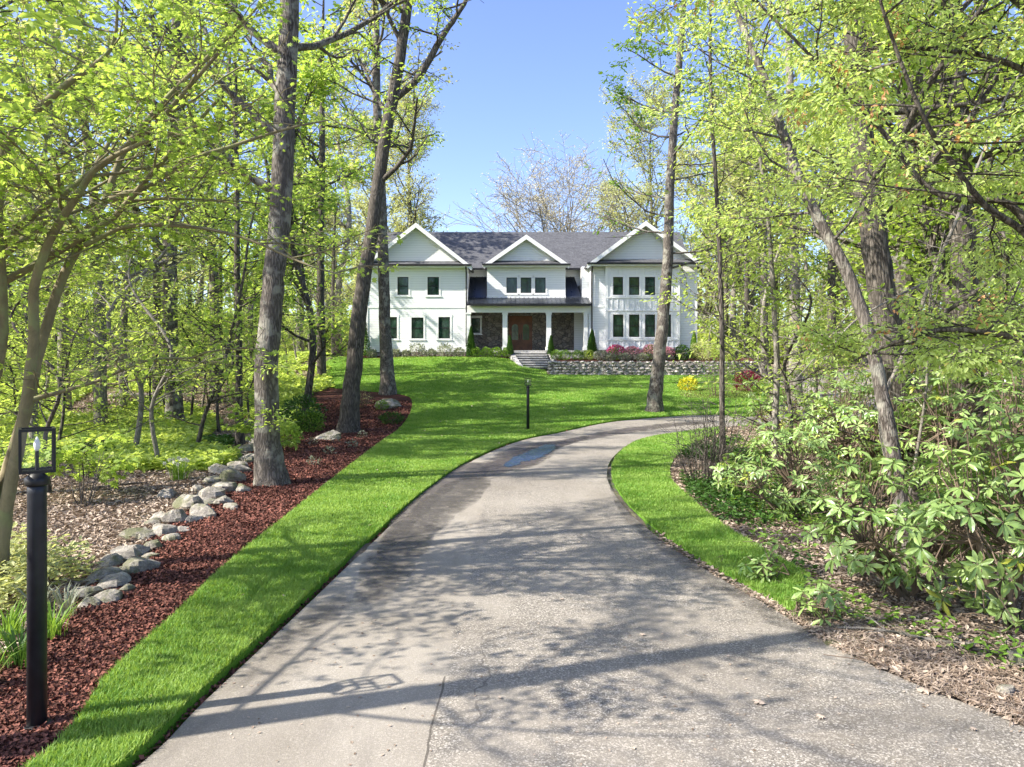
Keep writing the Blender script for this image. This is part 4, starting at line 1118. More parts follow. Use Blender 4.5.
# ------------------------------------------------------------------ forest: a few grown kinds, copied
def copy_tree(o, loc, rz, sc_=1.0, label=None):
    c = o.copy(); col.objects.link(c); c.location = loc; c.rotation_euler = (0, 0, rz); c.scale = (sc_,) * 3
    if label: c['label'] = label
    for ch in o.children:
        k = ch.copy(); col.objects.link(k); k.parent = c
    return c

def forest_proto(seed, H, r, bark, leafm, size, per, t0=.3, n=16, L=(4.2, 2.2), lev=2, nch=(6, 6), name='forest_tree', label='', group='', lean=.6, leafk='quad', spread=.25, cat='tree', elev=(.1, .8)):
    tr = Tree(seed, leaf=leafk, size=size, per=per, nch=nch, spread=spread, minr=.010 if H > 8 else .005, wob=.2)
    R0 = tr.R; P = np.array([(0, 0, -.1), (R0.normal(0, .1), R0.normal(0, .1), H * .25), (R0.normal(0, lean * .6), R0.normal(0, .3), H * .5), (R0.normal(0, lean), R0.normal(0, .5), H * .78), (R0.normal(0, lean * 1.5), R0.normal(0, .6), H)])
    P, R = tr.trunk(P, [r * 1.25, r, r * .85, r * .6, r * .15], 9)
    tr.limbs(P, R, n, t0, .97, L[0], L[1], lev=lev, elev=elev)
    return tr.build(name, label, cat, (0, 0, 0), bark, leafm, group)

protos = [
    forest_proto(51, 17, .19, M['bark'], M['leaf_spring'], .24, 6, label='tall forest tree with loose fresh yellow green leaves in the woods', group='forest trees in the woods'),
    forest_proto(52, 19, .18, M['bark_dark'], M['leaf_maple'], .24, 6, label='tall dark trunked forest tree with mid green leaves in the woods', group='forest trees in the woods'),
    forest_proto(53, 15, .13, M['bark_pale'], M['leaf_spring'], .22, 6, n=14, label='slender pale barked forest tree in the woods', group='forest trees in the woods'),
    forest_proto(54, 18, .20, M['bark_pale'], M['leaf_pale'], .24, 6, label='forest tree with pale barely opened leaves in the woods', group='forest trees in the woods'),
    forest_proto(55, 14, .12, M['bark_dark'], M['leaf_maple'], .20, 6, n=18, L=(2.6, 1.6), t0=.15, label='thin crooked forest tree leafy from low down in the woods', group='forest trees in the woods')]
under = [
    forest_proto(61, 5.5, .05, M['bark_dark'], M['leaf_maple'], .12, 9, t0=.15, n=18, L=(2.2, 1.2), lev=1, nch=(6, 5), leafk='oval', spread=.15, name='sapling', label='leafy understorey sapling with layered green branches in the woods', group='understorey saplings', elev=(-.1, .5)),
    forest_proto(62, 4.2, .04, M['bark_dark'], M['leaf_spring'], .12, 9, t0=.1, n=16, L=(2.0, 1.1), lev=1, nch=(6, 5), leafk='oval', spread=.15, name='sapling', label='low yellow green understorey sapling in the woods', group='understorey saplings', elev=(-.1, .5)),
    forest_proto(63, 7.0, .06, M['bark_pale'], M['leaf_spring'], .13, 9, t0=.2, n=20, L=(2.4, 1.2), lev=1, nch=(6, 5), leafk='oval', spread=.18, name='sapling', label='tall slim understorey sapling with airy yellow green leaves', group='understorey saplings', elev=(-.1, .5))]
placed = []
def free(x, y, m, tall=True):
    q = np.linspace(0, 2 * math.pi, 9)[:-1]
    if in_any(x + m * np.cos(q), y + m * np.sin(q)).any(): return False
    if -14 < x < 17 and 44 < y < 70: return False
    if m > 2 and -32 < x < 0 and 43 < y < 58: return False
    return True
used = set()
KINDS = {'forest_tree0': 'tall fresh leafed tree', 'forest_tree1': 'tall dark green tree', 'forest_tree2': 'slender pale barked tree', 'forest_tree3': 'pale barely leafed tree', 'forest_tree4': 'thin low branched tree',
         'sapling0': 'layered green sapling', 'sapling1': 'low yellow green sapling', 'sapling2': 'tall slim airy sapling'}
LMARK_L = [(-20, 'the left edge'), (60, 'the near tan maple'), (130, 'the maple twigs'), (178, 'the mottled trunk'), (238, 'the thin dark stem'), (272, 'the thick trunk'), (345, 'the leaning trunk')]
LMARK_R = [(700, 'the slim lawn tree'), (722, 'the thin young tree'), (757, 'the maroon shrub'), (780, 'the slender pale stem'), (803, 'the straight pale trunk'), (850, 'the crooked pale trunk'), (905, 'the thick dark trunk'), (965, 'the edge trunk'), (1030, 'the right edge')]
def plant(kinds, n, xr, yr, gap, m, scr=(.8, 1.2)):
    c = 0; tries = 0
    while c < n and tries < n * 60:
        tries += 1
        x = random.uniform(*xr); y = random.uniform(*yr)
        if not free(x, y, m) or any((x - a) ** 2 + (y - b) ** 2 < gap ** 2 for a, b, g_ in placed if g_ == (gap > 2.4)): continue
        a = x / max(y, 1)
        if y > 0 and -.13 < a < .24 and y < 95: continue
        if y > 0 and abs(a) > 1.05: continue
        k = random.choice(kinds); placed.append((x, y, gap > 2.4))
        s_ = random.uniform(*scr)
        loc = (x, y, float(tz(x, y)) - .02); rz = random.uniform(0, 6.28)
        pxx = 512 + 730 * x / max(y, 1)
        marks = LMARK_L if x < 0 else LMARK_R
        mk = min(marks, key=lambda m_: abs(m_[0] - pxx))[1]
        dep = 'near' if y < 26 else 'middle' if y < 42 else 'far' if y < 62 else 'farthest'
        lab = KINDS[k.name.split('.')[0] + str(kinds.index(k))] + ' behind ' + mk + ' in the ' + dep + ' woods' if y > 0 else KINDS[k.name.split('.')[0] + str(kinds.index(k))] + ' in the woods behind the camera'
        if k.name not in used:
            k['label'] = lab
            used.add(k.name); k.location = loc; k.rotation_euler = (0, 0, rz)
        else: copy_tree(k, loc, rz, s_, lab)
        c += 1
for a in [(-5.2, 2.9), (-8.6, 7.6), (-9.5, 12.5)]: placed.append((*a, True))
plant(protos, 10, (-24, -9.5), (16, 38), 3.4, 3.2, (.75, 1.05))
plant(protos, 22, (-50, -10), (36, 70), 4.2, 3.2)
plant(protos, 12, (8, 26), (14, 32), 3.2, 2.5, (.75, 1.05))
plant(protos, 22, (15, 52), (30, 70), 4.2, 2.5)
plant(protos, 14, (-60, -10), (72, 100), 5, 3)
plant(protos, 16, (18, 75), (72, 105), 5, 3)
plant(under, 27, (-24, -7.5), (13, 34), 1.7, 1.6)
plant(under, 40, (-40, -9), (34, 66), 2.0, 1.6)
plant(under, 14, (6.5, 22), (10, 32), 1.9, 1.6)
plant(under, 36, (16, 46), (34, 66), 2.0, 1.6)
for (pxx, d_, sc_, k_, lb) in ((304, 30, 1.1, 4, 'thin low branched tree rising just behind the boulders beyond the thick trunk'), (322, 43, 1.25, 1, 'tall dark green tree filling the gap left of the leaning trunk'), (300, 54, 1.35, 0, 'tall fresh leafed tree seen between the thick trunk and the leaning trunk'), (340, 64, 1.4, 3, 'pale leafed tree rising behind the leaning trunk'), (215, 36, 1.2, 0, 'tall fresh leafed tree between the mottled trunk and the thick trunk'),
        (735, 62, 1.3, 3, 'pale leafed tree past the right corner of the house'), (765, 48, 1.2, 0, 'tall fresh leafed tree behind the slender pale stem'), (830, 40, 1.2, 1, 'tall dark green tree beyond the crooked pale trunk')):
    x_ = (pxx - 512) * d_ / F; copy_tree(protos[k_], (x_, d_, float(tz(x_, d_))), pxx * 1.7, sc_, lb)
# woods behind the camera, mirrored in the windows
plant(protos, 12, (-40, 40), (-45, -12), 4.5, 3.0)

# distant trees behind the house
def distant(px, d, H, seed, leaf, size, per, label, r=.3, n=22, L=(8, 4), spread=.5, elev=(.5, 1.2)):
    x = (px - CX) * d / F
    tr = Tree(seed, leaf='quad', size=size, per=per, nch=(7, 6), spread=spread, minr=.022, wob=.16, up=.10, flat=.5)
    P, R = tr.trunk(np.array([(0, 0, 0), (0, 0, H * .2), (.3, 0, H * .45), (0, 0, H * .8), (.3, 0, H)]), [r * 1.2, r, r * .7, r * .3, .03], 9)
    tr.limbs(P, R, n, .18, .97, L[0], L[1], lev=2, elev=elev, rr=.5)
    tr.build('tree', label, 'tree', (x, d, float(tz(x, d)) - .1), M['bark_pale'] if leaf is M['leaf_bud'] else M['bark'], leaf, None)
distant(560, 92, 17, 71, M['leaf_bud'], .20, 9, 'tall almost bare tree with whitish buds behind the centre of the roof', L=(17, 9), n=36, elev=(.55, 1.15))
distant(650, 84, 29, 72, M['leaf_pale'], .24, 14, 'pale yellow leafed tree behind the right hand gable', L=(10, 5), n=30)
distant(612, 100, 22, 73, M['leaf_pale'], .24, 9, 'bare budding tree between the roof ridge and the right gable')
distant(705, 72, 19, 74, M['leaf_pale'], .28, 9, 'yellowish tree at the right hand corner of the house')
distant(408, 76, 27, 75, M['leaf_pale'], .22, 14, 'pale green tree behind the left gable', L=(6, 4), n=30)
distant(372, 84, 26, 76, M['leaf_pale'], .3, 14, 'tall pale leafed tree behind the left end of the house', L=(6, 3))
distant(752, 85, 27, 77, M['leaf_pale'], .3, 12, 'tall pale leafed tree beyond the parking strip', L=(7, 3))

# the far-off wood that closes the view on both sides
def far_wood(name, x0, x1, y0, y1, n, h, m, label, seed):
    R = np.random.default_rng(seed); X = R.uniform(x0, x1, n); Y = R.uniform(y0, y1, n)
    c = R.random(n); crown = .75 + .25 * np.sin(X * .33 + seed) * np.sin(X * .11 + Y * .2)
    Z = tz(X, Y) + h * crown * c ** .8
    g = G(); g.inst(*TPL['quad'], np.column_stack([X, Y, Z]), nrm(R.normal(0, 1, (n, 3)) + [0, 0, .2]), nrm(R.normal(0, .6, (n, 3)) + [0, -.4, 1]), R.uniform(.35, .8, n), R.random(n))
    k = 140; tx = R.uniform(x0, x1, k); ty = R.uniform(y0, y1, k); b = np.column_stack([tx, ty, tz(tx, ty)]); top = b + np.column_stack([R.normal(0, .8, k), R.normal(0, .8, k), np.full(k, h * .85)])
    g.tubes(np.stack([b, (b + top) / 2 + R.normal(0, .3, (k, 3)), top], 1), np.broadcast_to(np.array([.3, .22, .08]), (k, 3)), 5, rnd=0.0)
    g.m = {a: L[:] for a, L in g.m.items()}; g.m[4][-1][:] = 1
    tag(g.obj(name, [m, M['bark']]), label, 'woods', kind='stuff')
far_wood('distant_woods', -150, -9, 96, 128, 30000, 17, M['leaf_spring'], 'far off mass of fresh green trees closing the left woods', 1)
far_wood('distant_woods', 16, 150, 96, 128, 26000, 16, M['leaf_pale'], 'far off mass of pale trees closing the right woods', 2)
far_wood('distant_undergrowth', -60, -11, 62, 92, 16000, 4.5, M['leaf_spring'], 'far undergrowth of yellow green bushes in the left woods', 3)
far_wood('distant_undergrowth', 17, 70, 66, 92, 14000, 4.5, M['leaf_spring'], 'far undergrowth of yellow green bushes in the right woods', 4)

# ------------------------------------------------------------------ boulders
def rock(loc, sx, sy, sz, seed, label, group='mossy boulders edging the mulch bed', rz=None):
    R = np.random.default_rng(seed); nu, nv = 14, 9
    v = []; a0 = R.random(6) * 6
    cuts = [(nrm(R.normal(0, 1, 3)), R.uniform(.5, .85)) for _ in range(16)]
    def rad(p):
        r = 1 + .10 * math.sin(3 * p[0] + a0[0]) + .08 * math.sin(4 * p[1] + a0[1]) + .08 * math.sin(5 * p[2] + a0[2])
        for n, c in cuts:
            q = float(np.dot(p, n))
            if q > .1: r = min(r, c / q + .02)
        return r
    for j in range(nv + 1):
        ph = math.pi * j / nv
        for i in range(nu):
            th = 2 * math.pi * i / nu
            p = np.array([math.sin(ph) * math.cos(th), math.sin(ph) * math.sin(th), math.cos(ph)])
            v.append(p * rad(p) * (1 + R.normal(0, .012)) * [sx, sy, sz])
    f = [(j * nu + i, (j + 1) * nu + i, (j + 1) * nu + (i + 1) % nu, j * nu + (i + 1) % nu) for j in range(nv) for i in range(nu)]
    g = G(); g.add(v, f)
    o = thing('boulder', g, M['rock'], label, 'boulder', group, smooth=False, loc=loc)
    o.rotation_euler = (0, 0, R.random() * 6 if rz is None else rz)
    return o
rocks = [(248, 422, 14), (288, 424, 22), (330, 436, 26), (249, 449, 20), (250, 459, 22), (218, 470, 25), (238, 466, 24), (233, 478, 30), (226, 488, 28), (198, 489, 16), (211, 495, 28), (187, 505, 28), (201, 513, 30), (177, 519, 30), (223, 502, 20), (232, 507, 16), (167, 495, 20), (164, 530, 30), (139, 534, 27), (154, 546, 22), (132, 553, 34), (139, 567, 38), (111, 563, 30), (102, 577, 30), (116, 583, 32), (92, 593, 28), (109, 598, 30), (79, 594, 24), (262, 437, 16), (272, 430, 16), (153, 522, 18), (196, 512, 16), (243, 490, 16), (125, 572, 22), (146, 536, 20), (122, 560, 22), (158, 519, 18), (191, 520, 20), (215, 480, 20), (206, 503, 18), (170, 538, 20), (150, 556, 18), (96, 580, 22), (243, 470, 18), (181, 530, 18), (228, 470, 18), (256, 446, 18), (90, 605, 22), (127, 590, 18), (268, 440, 22), (292, 412, 20), (304, 404, 18), (278, 424, 18)]
_o = sorted(range(len(rocks)), key=lambda i: -rocks[i][1])
_n = 'first second third fourth fifth sixth seventh eighth ninth tenth eleventh twelfth thirteenth fourteenth fifteenth sixteenth seventeenth eighteenth nineteenth twentieth twenty-first twenty-second twenty-third twenty-fourth twenty-fifth twenty-sixth twenty-seventh twenty-eighth twenty-ninth thirtieth thirty-first thirty-second thirty-third thirty-fourth thirty-fifth thirty-sixth thirty-seventh thirty-eighth thirty-ninth fortieth forty-first forty-second forty-third forty-fourth forty-fifth forty-sixth forty-seventh forty-eighth forty-ninth fiftieth fifty-first fifty-second fifty-third fifty-fourth fifty-fifth'.split()
ORD = {i: _n[k] for k, i in enumerate(_o)}
for i, (x, y, w) in enumerate(rocks):
    p = at(x, y + w * .12); s_ = w * 1.22 * p[1] / F / 2
    if i == 2: lb = 'rounded grey boulder at the foot of the leaning dark trunk'
    elif i == 21: lb = 'largest pale flat boulder lying at the near end of the stone row'
    elif i == 26: lb = 'moss covered boulder lowest at the near end of the stone row'
    elif i == 1: lb = 'large boulder half hidden behind the thick trunk beside the evergreen shrub'
    elif i == 16: lb = 'lone boulder in the leaf litter below the daffodil clump'
    elif i == 7: lb = 'big whitish boulder immediately left of the thick trunk'
    else: lb = ORD[i] + ' boulder counted from the near end of the stone row'
    rock((p[0], p[1], p[2] + s_ * .12), s_ * 1.1, s_ * 1.0, s_ * random.uniform(.55, .82), (140 if i == 2 else 100) + i, lb)
p = at(388, 408); rock((p[0], p[1], p[2] + .15), .68, .5, .40, 301, 'pale broad boulder sitting alone in the mulch in front of the straight grey trunk', None, .1)
p = at(1015, 663); rock((p[0], p[1], p[2] + .03), .10, .09, .075, 302, 'upper of the two small pale stones by the drive at lower right', 'small stones by the drive edge')
p = at(1004, 694); rock((p[0], p[1], p[2] + .02), .10, .09, .06, 303, 'lower of the two small pale stones by the drive at lower right', 'small stones by the drive edge')

# ------------------------------------------------------------------ shrubs
def shrub(name, label, cat, loc, rx, ry, h, n, leaf, size, m, seed, group=None, stem=M['twig'], flowers=None, stems=9, base=.15, up=.6, shell=.55):
    """leaves spread through the bush's volume on real stems"""
    R = np.random.default_rng(seed); t = empty(name, loc, R.random() * 6.28); tag(t, label, cat, group)
    u = nrm(R.normal(0, 1, (n, 3))); rr_ = (shell + (1 - shell) * R.random((n, 1)) ** .5)
    lump = 1 + .18 * np.sin(u[:, :1] * 5 + seed) * np.cos(u[:, 1:2] * 4 + u[:, 2:] * 5)
    pos = u * rr_ * lump * [rx, ry, h * .55] + [0, 0, h * .5 + base * 0]
    k = pos[:, 2] > .02; pos, u2 = pos[k], u[k]
    g = G(); d = nrm(u2 + R.normal(0, .6, pos.shape) + [0, 0, up]); g.inst(*TPL[leaf], pos, d, nrm(np.array([0, 0, 1.]) + R.normal(0, .6, pos.shape)), size * R.uniform(.6, 1.2, len(pos)), R.random(len(pos)))
    g.obj('foliage', m, t)
    g = G()
    for i in range(stems):
        e = nrm(R.normal(0, 1, 3) * [1, 1, .3] + [0, 0, .8]) * [rx, ry, h] * .85
        e[2] = abs(e[2]); g.tube([(0, 0, -.02), e * .5 + [0, 0, h * .12], e], [.012 * (h + .3), .009 * (h + .3), .004], 4, False)
    g.obj('stem', stem, t)
    if flowers:
        fm, fn, fs, frac = flowers; fn = int(fn * 1.6)
        u = nrm(R.normal(0, 1, (fn, 3))); u[:, 2] = np.abs(u[:, 2]); pos = u * [rx * 1.03, ry * 1.03, h * .58] + [0, 0, h * .48]
        pos[:, :2] += R.normal(0, .02, (fn, 2))
        g = G(); g.inst(*TPL['oval'], pos, nrm(u + R.normal(0, .5, u.shape)), nrm(R.normal(0, 1, u.shape)), fs * R.uniform(.7, 1.2, fn), R.random(fn)); g.obj('blossom', fm, t)
    return t

def bedpt(px, d): x = (px - CX) * d / F; return x
# foundation planting, left wing (silvery hydrangeas and low shrubs)
sh = 0
for px, w, h in ((372, .35, .6), (395, .35, .55), (406, .3, .45), (417, .55, .95), (431, .4, .5), (445, .55, .9), (459, .4, .6)):
    x = bedpt(px, 51.4); sh += 1
    lb = {417: 'taller grey leafed shrub under the middle lower window of the left wing', 445: 'taller grey leafed shrub under the right lower window of the left wing'}.get(px, 'low grey green shrub against the foot of the left wing')
    shrub('shrub', lb, 'shrub', (x, 51.45, float(tz(x, 51.45)) + .04), w, w, h, 420, 'quad', .13, M['grey_leaf'], 400 + sh, 'low shrubs along the left wing')
for i, px in enumerate((475.5, 486, 496.5, 507.5)):
    x = bedpt(px, 51.1); shrub('boxwood', 'clipped round green boxwood in front of the porch left of the steps', 'shrub', (x, 51.1, 3.25), .38, .36, .62, 900, 'quad', .08, M['leaf_mid'], 420 + i, 'boxwoods left of the steps', shell=.8)
for i, px in enumerate((556, 565, 577.5, 588.5)):
    x = bedpt(px, 50.4); lb = 'yellowest round boxwood at the right end of the row above the stone wall' if i == 3 else 'clipped round green boxwood in the raised bed right of the steps'
    shrub('boxwood', lb, 'shrub', (x, 50.2, BEDZ(50.2) - .02), .40, .38, .62, 900, 'quad', .08, M['leaf_spring'] if i == 3 else M['leaf_mid'], 430 + i, 'boxwoods right of the steps', shell=.8)
def conifer(px, d, z, h, r, label, seed, m=M['leaf_dark']):
    R = np.random.default_rng(seed); n = 2600; x = bedpt(px, d); t = empty('cone_evergreen', (x, d, z)); tag(t, label, 'evergreen', 'cone shaped evergreens by the house')
    zz = R.random(n) ** .8; rad = r * (1 - zz) ** .75 * (.75 + .3 * R.random(n)); a = R.random(n) * 6.283
    rad *= 1 + .15 * np.sin(a * 3 + zz * 9)
    pos = np.column_stack([rad * np.cos(a), rad * np.sin(a), .05 + zz * (h - .05)])
    g = G(); g.inst(*TPL['quad'], pos, nrm(np.column_stack([np.cos(a) * .4, np.sin(a) * .4, np.ones(n)])), np.column_stack([np.cos(a), np.sin(a), R.normal(0, .3, n)]), .12 * R.uniform(.7, 1.2, n)); g.obj('foliage', m, t)
    g = G(); g.tube([(0, 0, -.05), (0, 0, h * .5), (0, 0, h * .9)], [.05, .035, .01], 6); g.obj('trunk', M['twig'], t)
conifer(471, 51.2, 3.2, 2.1, .38, 'narrow dark cone shaped evergreen at the left end of the porch', 441)
conifer(592, 50.6, BEDZ(50.6), 2.0, .42, 'dark cone shaped evergreen beside the black downspout right of the porch', 442)
conifer(362, 51.4, 3.2, 3.3, .65, 'tallest dark cone shaped evergreen at the left corner of the house', 443)
conifer(694, 50.2, BEDZ(50.2), 1.9, .33, 'thin light green upright evergreen by the right corner of the house', 444, M['leaf_mid'])
conifer(509.8, 51.0, 3.35, 1.3, .25, 'small dark evergreen in front of the porch column left of the front door', 445)
conifer(551, 50.9, 3.35, 1.3, .25, 'small dark evergreen in front of the porch column right of the front door', 446)
for i, (px, d, w, h, fm, lb) in enumerate(((601, 49.6, .5, .65, None, 'silvery green shrub between the cone evergreen and the deep pink azalea'),
    (616, 49.8, .6, .95, M['pink'], 'deep pink flowering azalea in the raised bed'), (632, 49.7, .55, .85, M['pink_pale'], 'pale pink azalea between the two brighter azaleas'),
    (650, 49.8, .6, .95, M['pink_pale'], 'bright pink azalea just left of the slim lawn tree'), (668, 49.8, .5, .8, M['pink_pale'], 'soft pink azalea just right of the slim lawn tree'))):
    x = bedpt(px, d); shrub('azalea', lb, 'shrub', (x, d, BEDZ(d) - .02), w, w * .8, h, 700, 'quad', .10, M['grey_leaf'] if fm is None or i in (2, 4) else M['leaf_mid'], 450 + i, 'azaleas above the stone wall', flowers=(fm, 260, .13, 1) if fm else (M['white_flower'], 40, .08, 1))
for i, (px, d, w, h, m_, lb) in enumerate(((610, 49.0, .35, .5, M['grey_leaf'], 'small grey green shrub at the feet of the deep pink azalea'), (625, 49.1, .38, .5, M['grey_leaf'], 'small grey green shrub left of centre along the wall top'), (642, 49.0, .38, .5, M['grey_leaf'], 'small grey green shrub in front of the bright pink azalea'),
    (682, 49.6, .6, 1.0, M['leaf_dark'], 'dark green bush under the right end of the house'), (703, 49.6, .9, 1.3, M['leaf_pale'], 'yellow green bush at the right end of the raised bed'), (722, 49.0, .9, 1.4, M['leaf_spring'], 'bright bush past the end of the raised bed'))):
    x = bedpt(px, d); shrub('shrub', lb, 'shrub', (x, d, BEDZ(d) - .02), w, w * .8, h, 500 if w < .5 else 1100, 'quad', .11, m_, 460 + i, 'mixed shrubs above the stone wall')
# island in the far lawn
for i, (px, py, w, h, m_, n_, lb) in enumerate(((688, 391, .5, .7, M['leaf_yellow'], 500, 'small bright yellow shrub in the far island bed'), (748, 392, .75, 1.1, M['leaf_maroon'], 900, 'maroon leafed shrub in the far island bed'), (765, 396, .6, .6, M['leaf_mid'], 500, 'low green shrub beside the maroon one'))):
    p = at(px, py); shrub('shrub', lb, 'shrub', p, w, w, h, n_, 'quad', .13, m_, 480 + i, 'shrubs of the far island bed')

def twiggy(name, label, loc, n, h, w, seed, m=M['twig'], lm=None, per=2, r=.012, nch=(5, 4), size=.06):
    tr = Tree(seed, leaf='oval', size=size, per=per, nch=nch, up=.25, wob=.12, minr=.0035, spread=.05)
    for i in range(n):
        a = tr.R.uniform(0, 6.28); q = tr.R.uniform(.05, .5) * w / h
        tr.grow([math.cos(a) * w * .12, math.sin(a) * w * .12, -.02], [math.cos(a) * q * 2, math.sin(a) * q * 2, 1], h * tr.R.uniform(.6, 1.1), r, 1, lm is not None)
    t = empty(name, loc); tag(t, label, 'shrub'); tr.wood().obj('stem', m, t)
    if lm: tr.crown().obj('foliage', lm, t)
p = at(716, 398); twiggy('twiggy_shrub', 'wide twiggy shrub with a haze of tiny leaves in the far island bed', p, 22, 2.2, 1.8, 501, lm=M['leaf_mid'], per=6, size=.1)
p = at(700, 487); twiggy('twiggy_shrub', 'bare dark twiggy shrub inside the bend of the drive', p, 30, 1.5, 1.5, 502, m=M['bark_dark'], per=0)
p = at(716, 482); twiggy('twiggy_shrub', 'second bare shrub of upright canes beside the thin young tree', p, 16, 1.9, 1.2, 503, m=M['bark_dark'], per=0)
p = at(363, 408); twiggy('twiggy_shrub', 'small reddish twiggy shrub between the two mulch bed trunks', p, 14, 1.0, 1.1, 504, lm=M['leaf_pale'], per=2)
p = at(85, 507); twiggy('twiggy_shrub', 'dark stemmed sapling bush in the leaf litter behind the near lamp post', p, 9, .95, .6, 505, m=M['bark_dark'], per=0)
def flatmaple(px, py, d, seed, label, w=1.0):
    base = np.array(at(px, py)); tr = Tree(seed, leaf='maple', size=.13, per=10, nch=(6, 5), up=.0, flat=.08, spread=.1, minr=.004)
    tr.T = {}
    P, R = tr.trunk(np.array([(0, 0, -.02), (.03, 0, .45), (.0, 0, .75), (.05, 0, .9)]), [.015, .012, .01, .006], 5)
    for k in range(9):
        a = k * .7 + .2; tr.grow([0, 0, .45 + .05 * k], [math.cos(a), math.sin(a), .15], w * .75, .008, 1)
    tr.build('maple_sapling', label, 'sapling', tuple(base), M['bark_dark'], M['leaf_maple'])
flatmaple(82, 500, 0, 510, 'low maple sapling with flat layers of broad leaves right of the near lantern', 1.1)
flatmaple(262, 452, 0, 511, 'low maple sapling with broad leaves showing around the thick trunk', 1.2)
p = at(302, 430); shrub('evergreen_shrub', 'dark spreading evergreen shrub behind the boulders near the leaning trunk', 'shrub', (p[0], p[1], p[2]), 1.1, .8, 1.25, 1500, 'quad', .13, M['leaf_dark'], 520, up=-.3)
p = at(285, 446); shrub('low_shrub', 'low fresh green shrub spilling over the boulders right of the thick trunk', 'shrub', p, .7, .5, .65, 1300, 'oval', .09, M['leaf_mid'], 521)
p = at(308, 432); shrub('low_shrub', 'second low fresh green shrub beside the rounded boulder', 'shrub', p, .6, .5, .75, 1000, 'oval', .09, M['leaf_mid'], 522)
p = at(382, 410); shrub('low_shrub', 'tiny bright shrub left of the pale boulder in the mulch', 'shrub', p, .28, .25, .4, 350, 'oval', .08, M['leaf_mid'], 523)
p = at(392, 424); shrub('low_shrub', 'small dark green shrub below the pale boulder in the mulch', 'shrub', p, .5, .35, .42, 600, 'oval', .09, M['leaf_dark'], 524)
p = at(352, 408); shrub('low_shrub', 'small green shrub tucked behind the leaning dark trunk', 'shrub', p, .4, .35, .6, 500, 'oval', .08, M['leaf_mid'], 525)
for i, (x, y) in enumerate(((314, 466), (352, 448), (335, 442), (329, 455), (313, 445), (362, 438))):
    p = at(x, y); shrub('perennial', 'tiny sprouting perennial in the red mulch below the leaning trunk', 'plant', p, .16, .16, .22, 60, 'oval', .07, M['grey_leaf'], 530 + i, 'sprouting perennials in the mulch', stems=4)

# daffodils and strap-leaved clumps
def clump(name, label, cat, loc, n, h, m, seed, fl=0, spread=.25, group=None):
    R = np.random.default_rng(seed); t = empty(name, loc); tag(t, label, cat, group); a = R.random(n) * 6.283; rr_ = R.random(n) * spread * .5
    pos = np.column_stack([np.cos(a) * rr_, np.sin(a) * rr_, np.full(n, -.01)]); d = nrm(np.column_stack([np.cos(a) * .45, np.sin(a) * .45, np.ones(n)]) + R.normal(0, .15, (n, 3)))
    g = G(); g.inst(*TPL['strap'], pos, d, nrm(np.column_stack([-np.cos(a), -np.sin(a), np.full(n, .2)])), h * R.uniform(.7, 1.15, n)); g.obj('foliage', m, t)
    for k in range(fl):
        b = R.random() * 6.28; q = R.random() * spread; c = np.array([math.cos(b) * q, math.sin(b) * q, h * R.uniform(.9, 1.15)])
        g = G(); g.tube([(c[0] * .5, c[1] * .5, 0), c], [.004, .003], 4, False)
        fd = nrm(np.array([0.2, -1, .2]) + R.normal(0, .3, 3)); 
        sd = nrm(np.cross(fd, [0, 0, 1])); upv = np.cross(sd, fd)
        for j in range(6):
            w = math.cos(j * math.pi / 3) * sd + math.sin(j * math.pi / 3) * upv
            g.inst(*TPL['oval'], c[None], (w + fd * .15)[None], fd[None], .05)
        g.tube([c, c + fd * .03], [.012, .018], 6, False)
        g.obj('flower', M['petal'], t)
p = at(180, 480); clump('daffodils', 'clump of white daffodils beyond the stone row', 'flowers', p, 150, .42, M['leaf_mid'], 601, 12, .38)
for i, (x, y, n_) in enumerate(((20, 668, 110), (52, 640, 90), (8, 640, 110), (40, 612, 90), (-20, 690, 90), (66, 618, 60))):
    p = at(x, y); clump('strap_leaf_clump', ('widest', 'farthest right', 'leftmost', 'middle', 'nearest', 'smallest')[i] + ' clump of arching strap leaves beside the mulch bed at lower left', 'plant', p, int(n_ * .6), .34, M['grey_leaf'] if i in (3, 5) else M['leaf_dark' if i == 0 else 'leaf_mid'], 610 + i, 0, .25, 'strap leaved clumps at lower left')

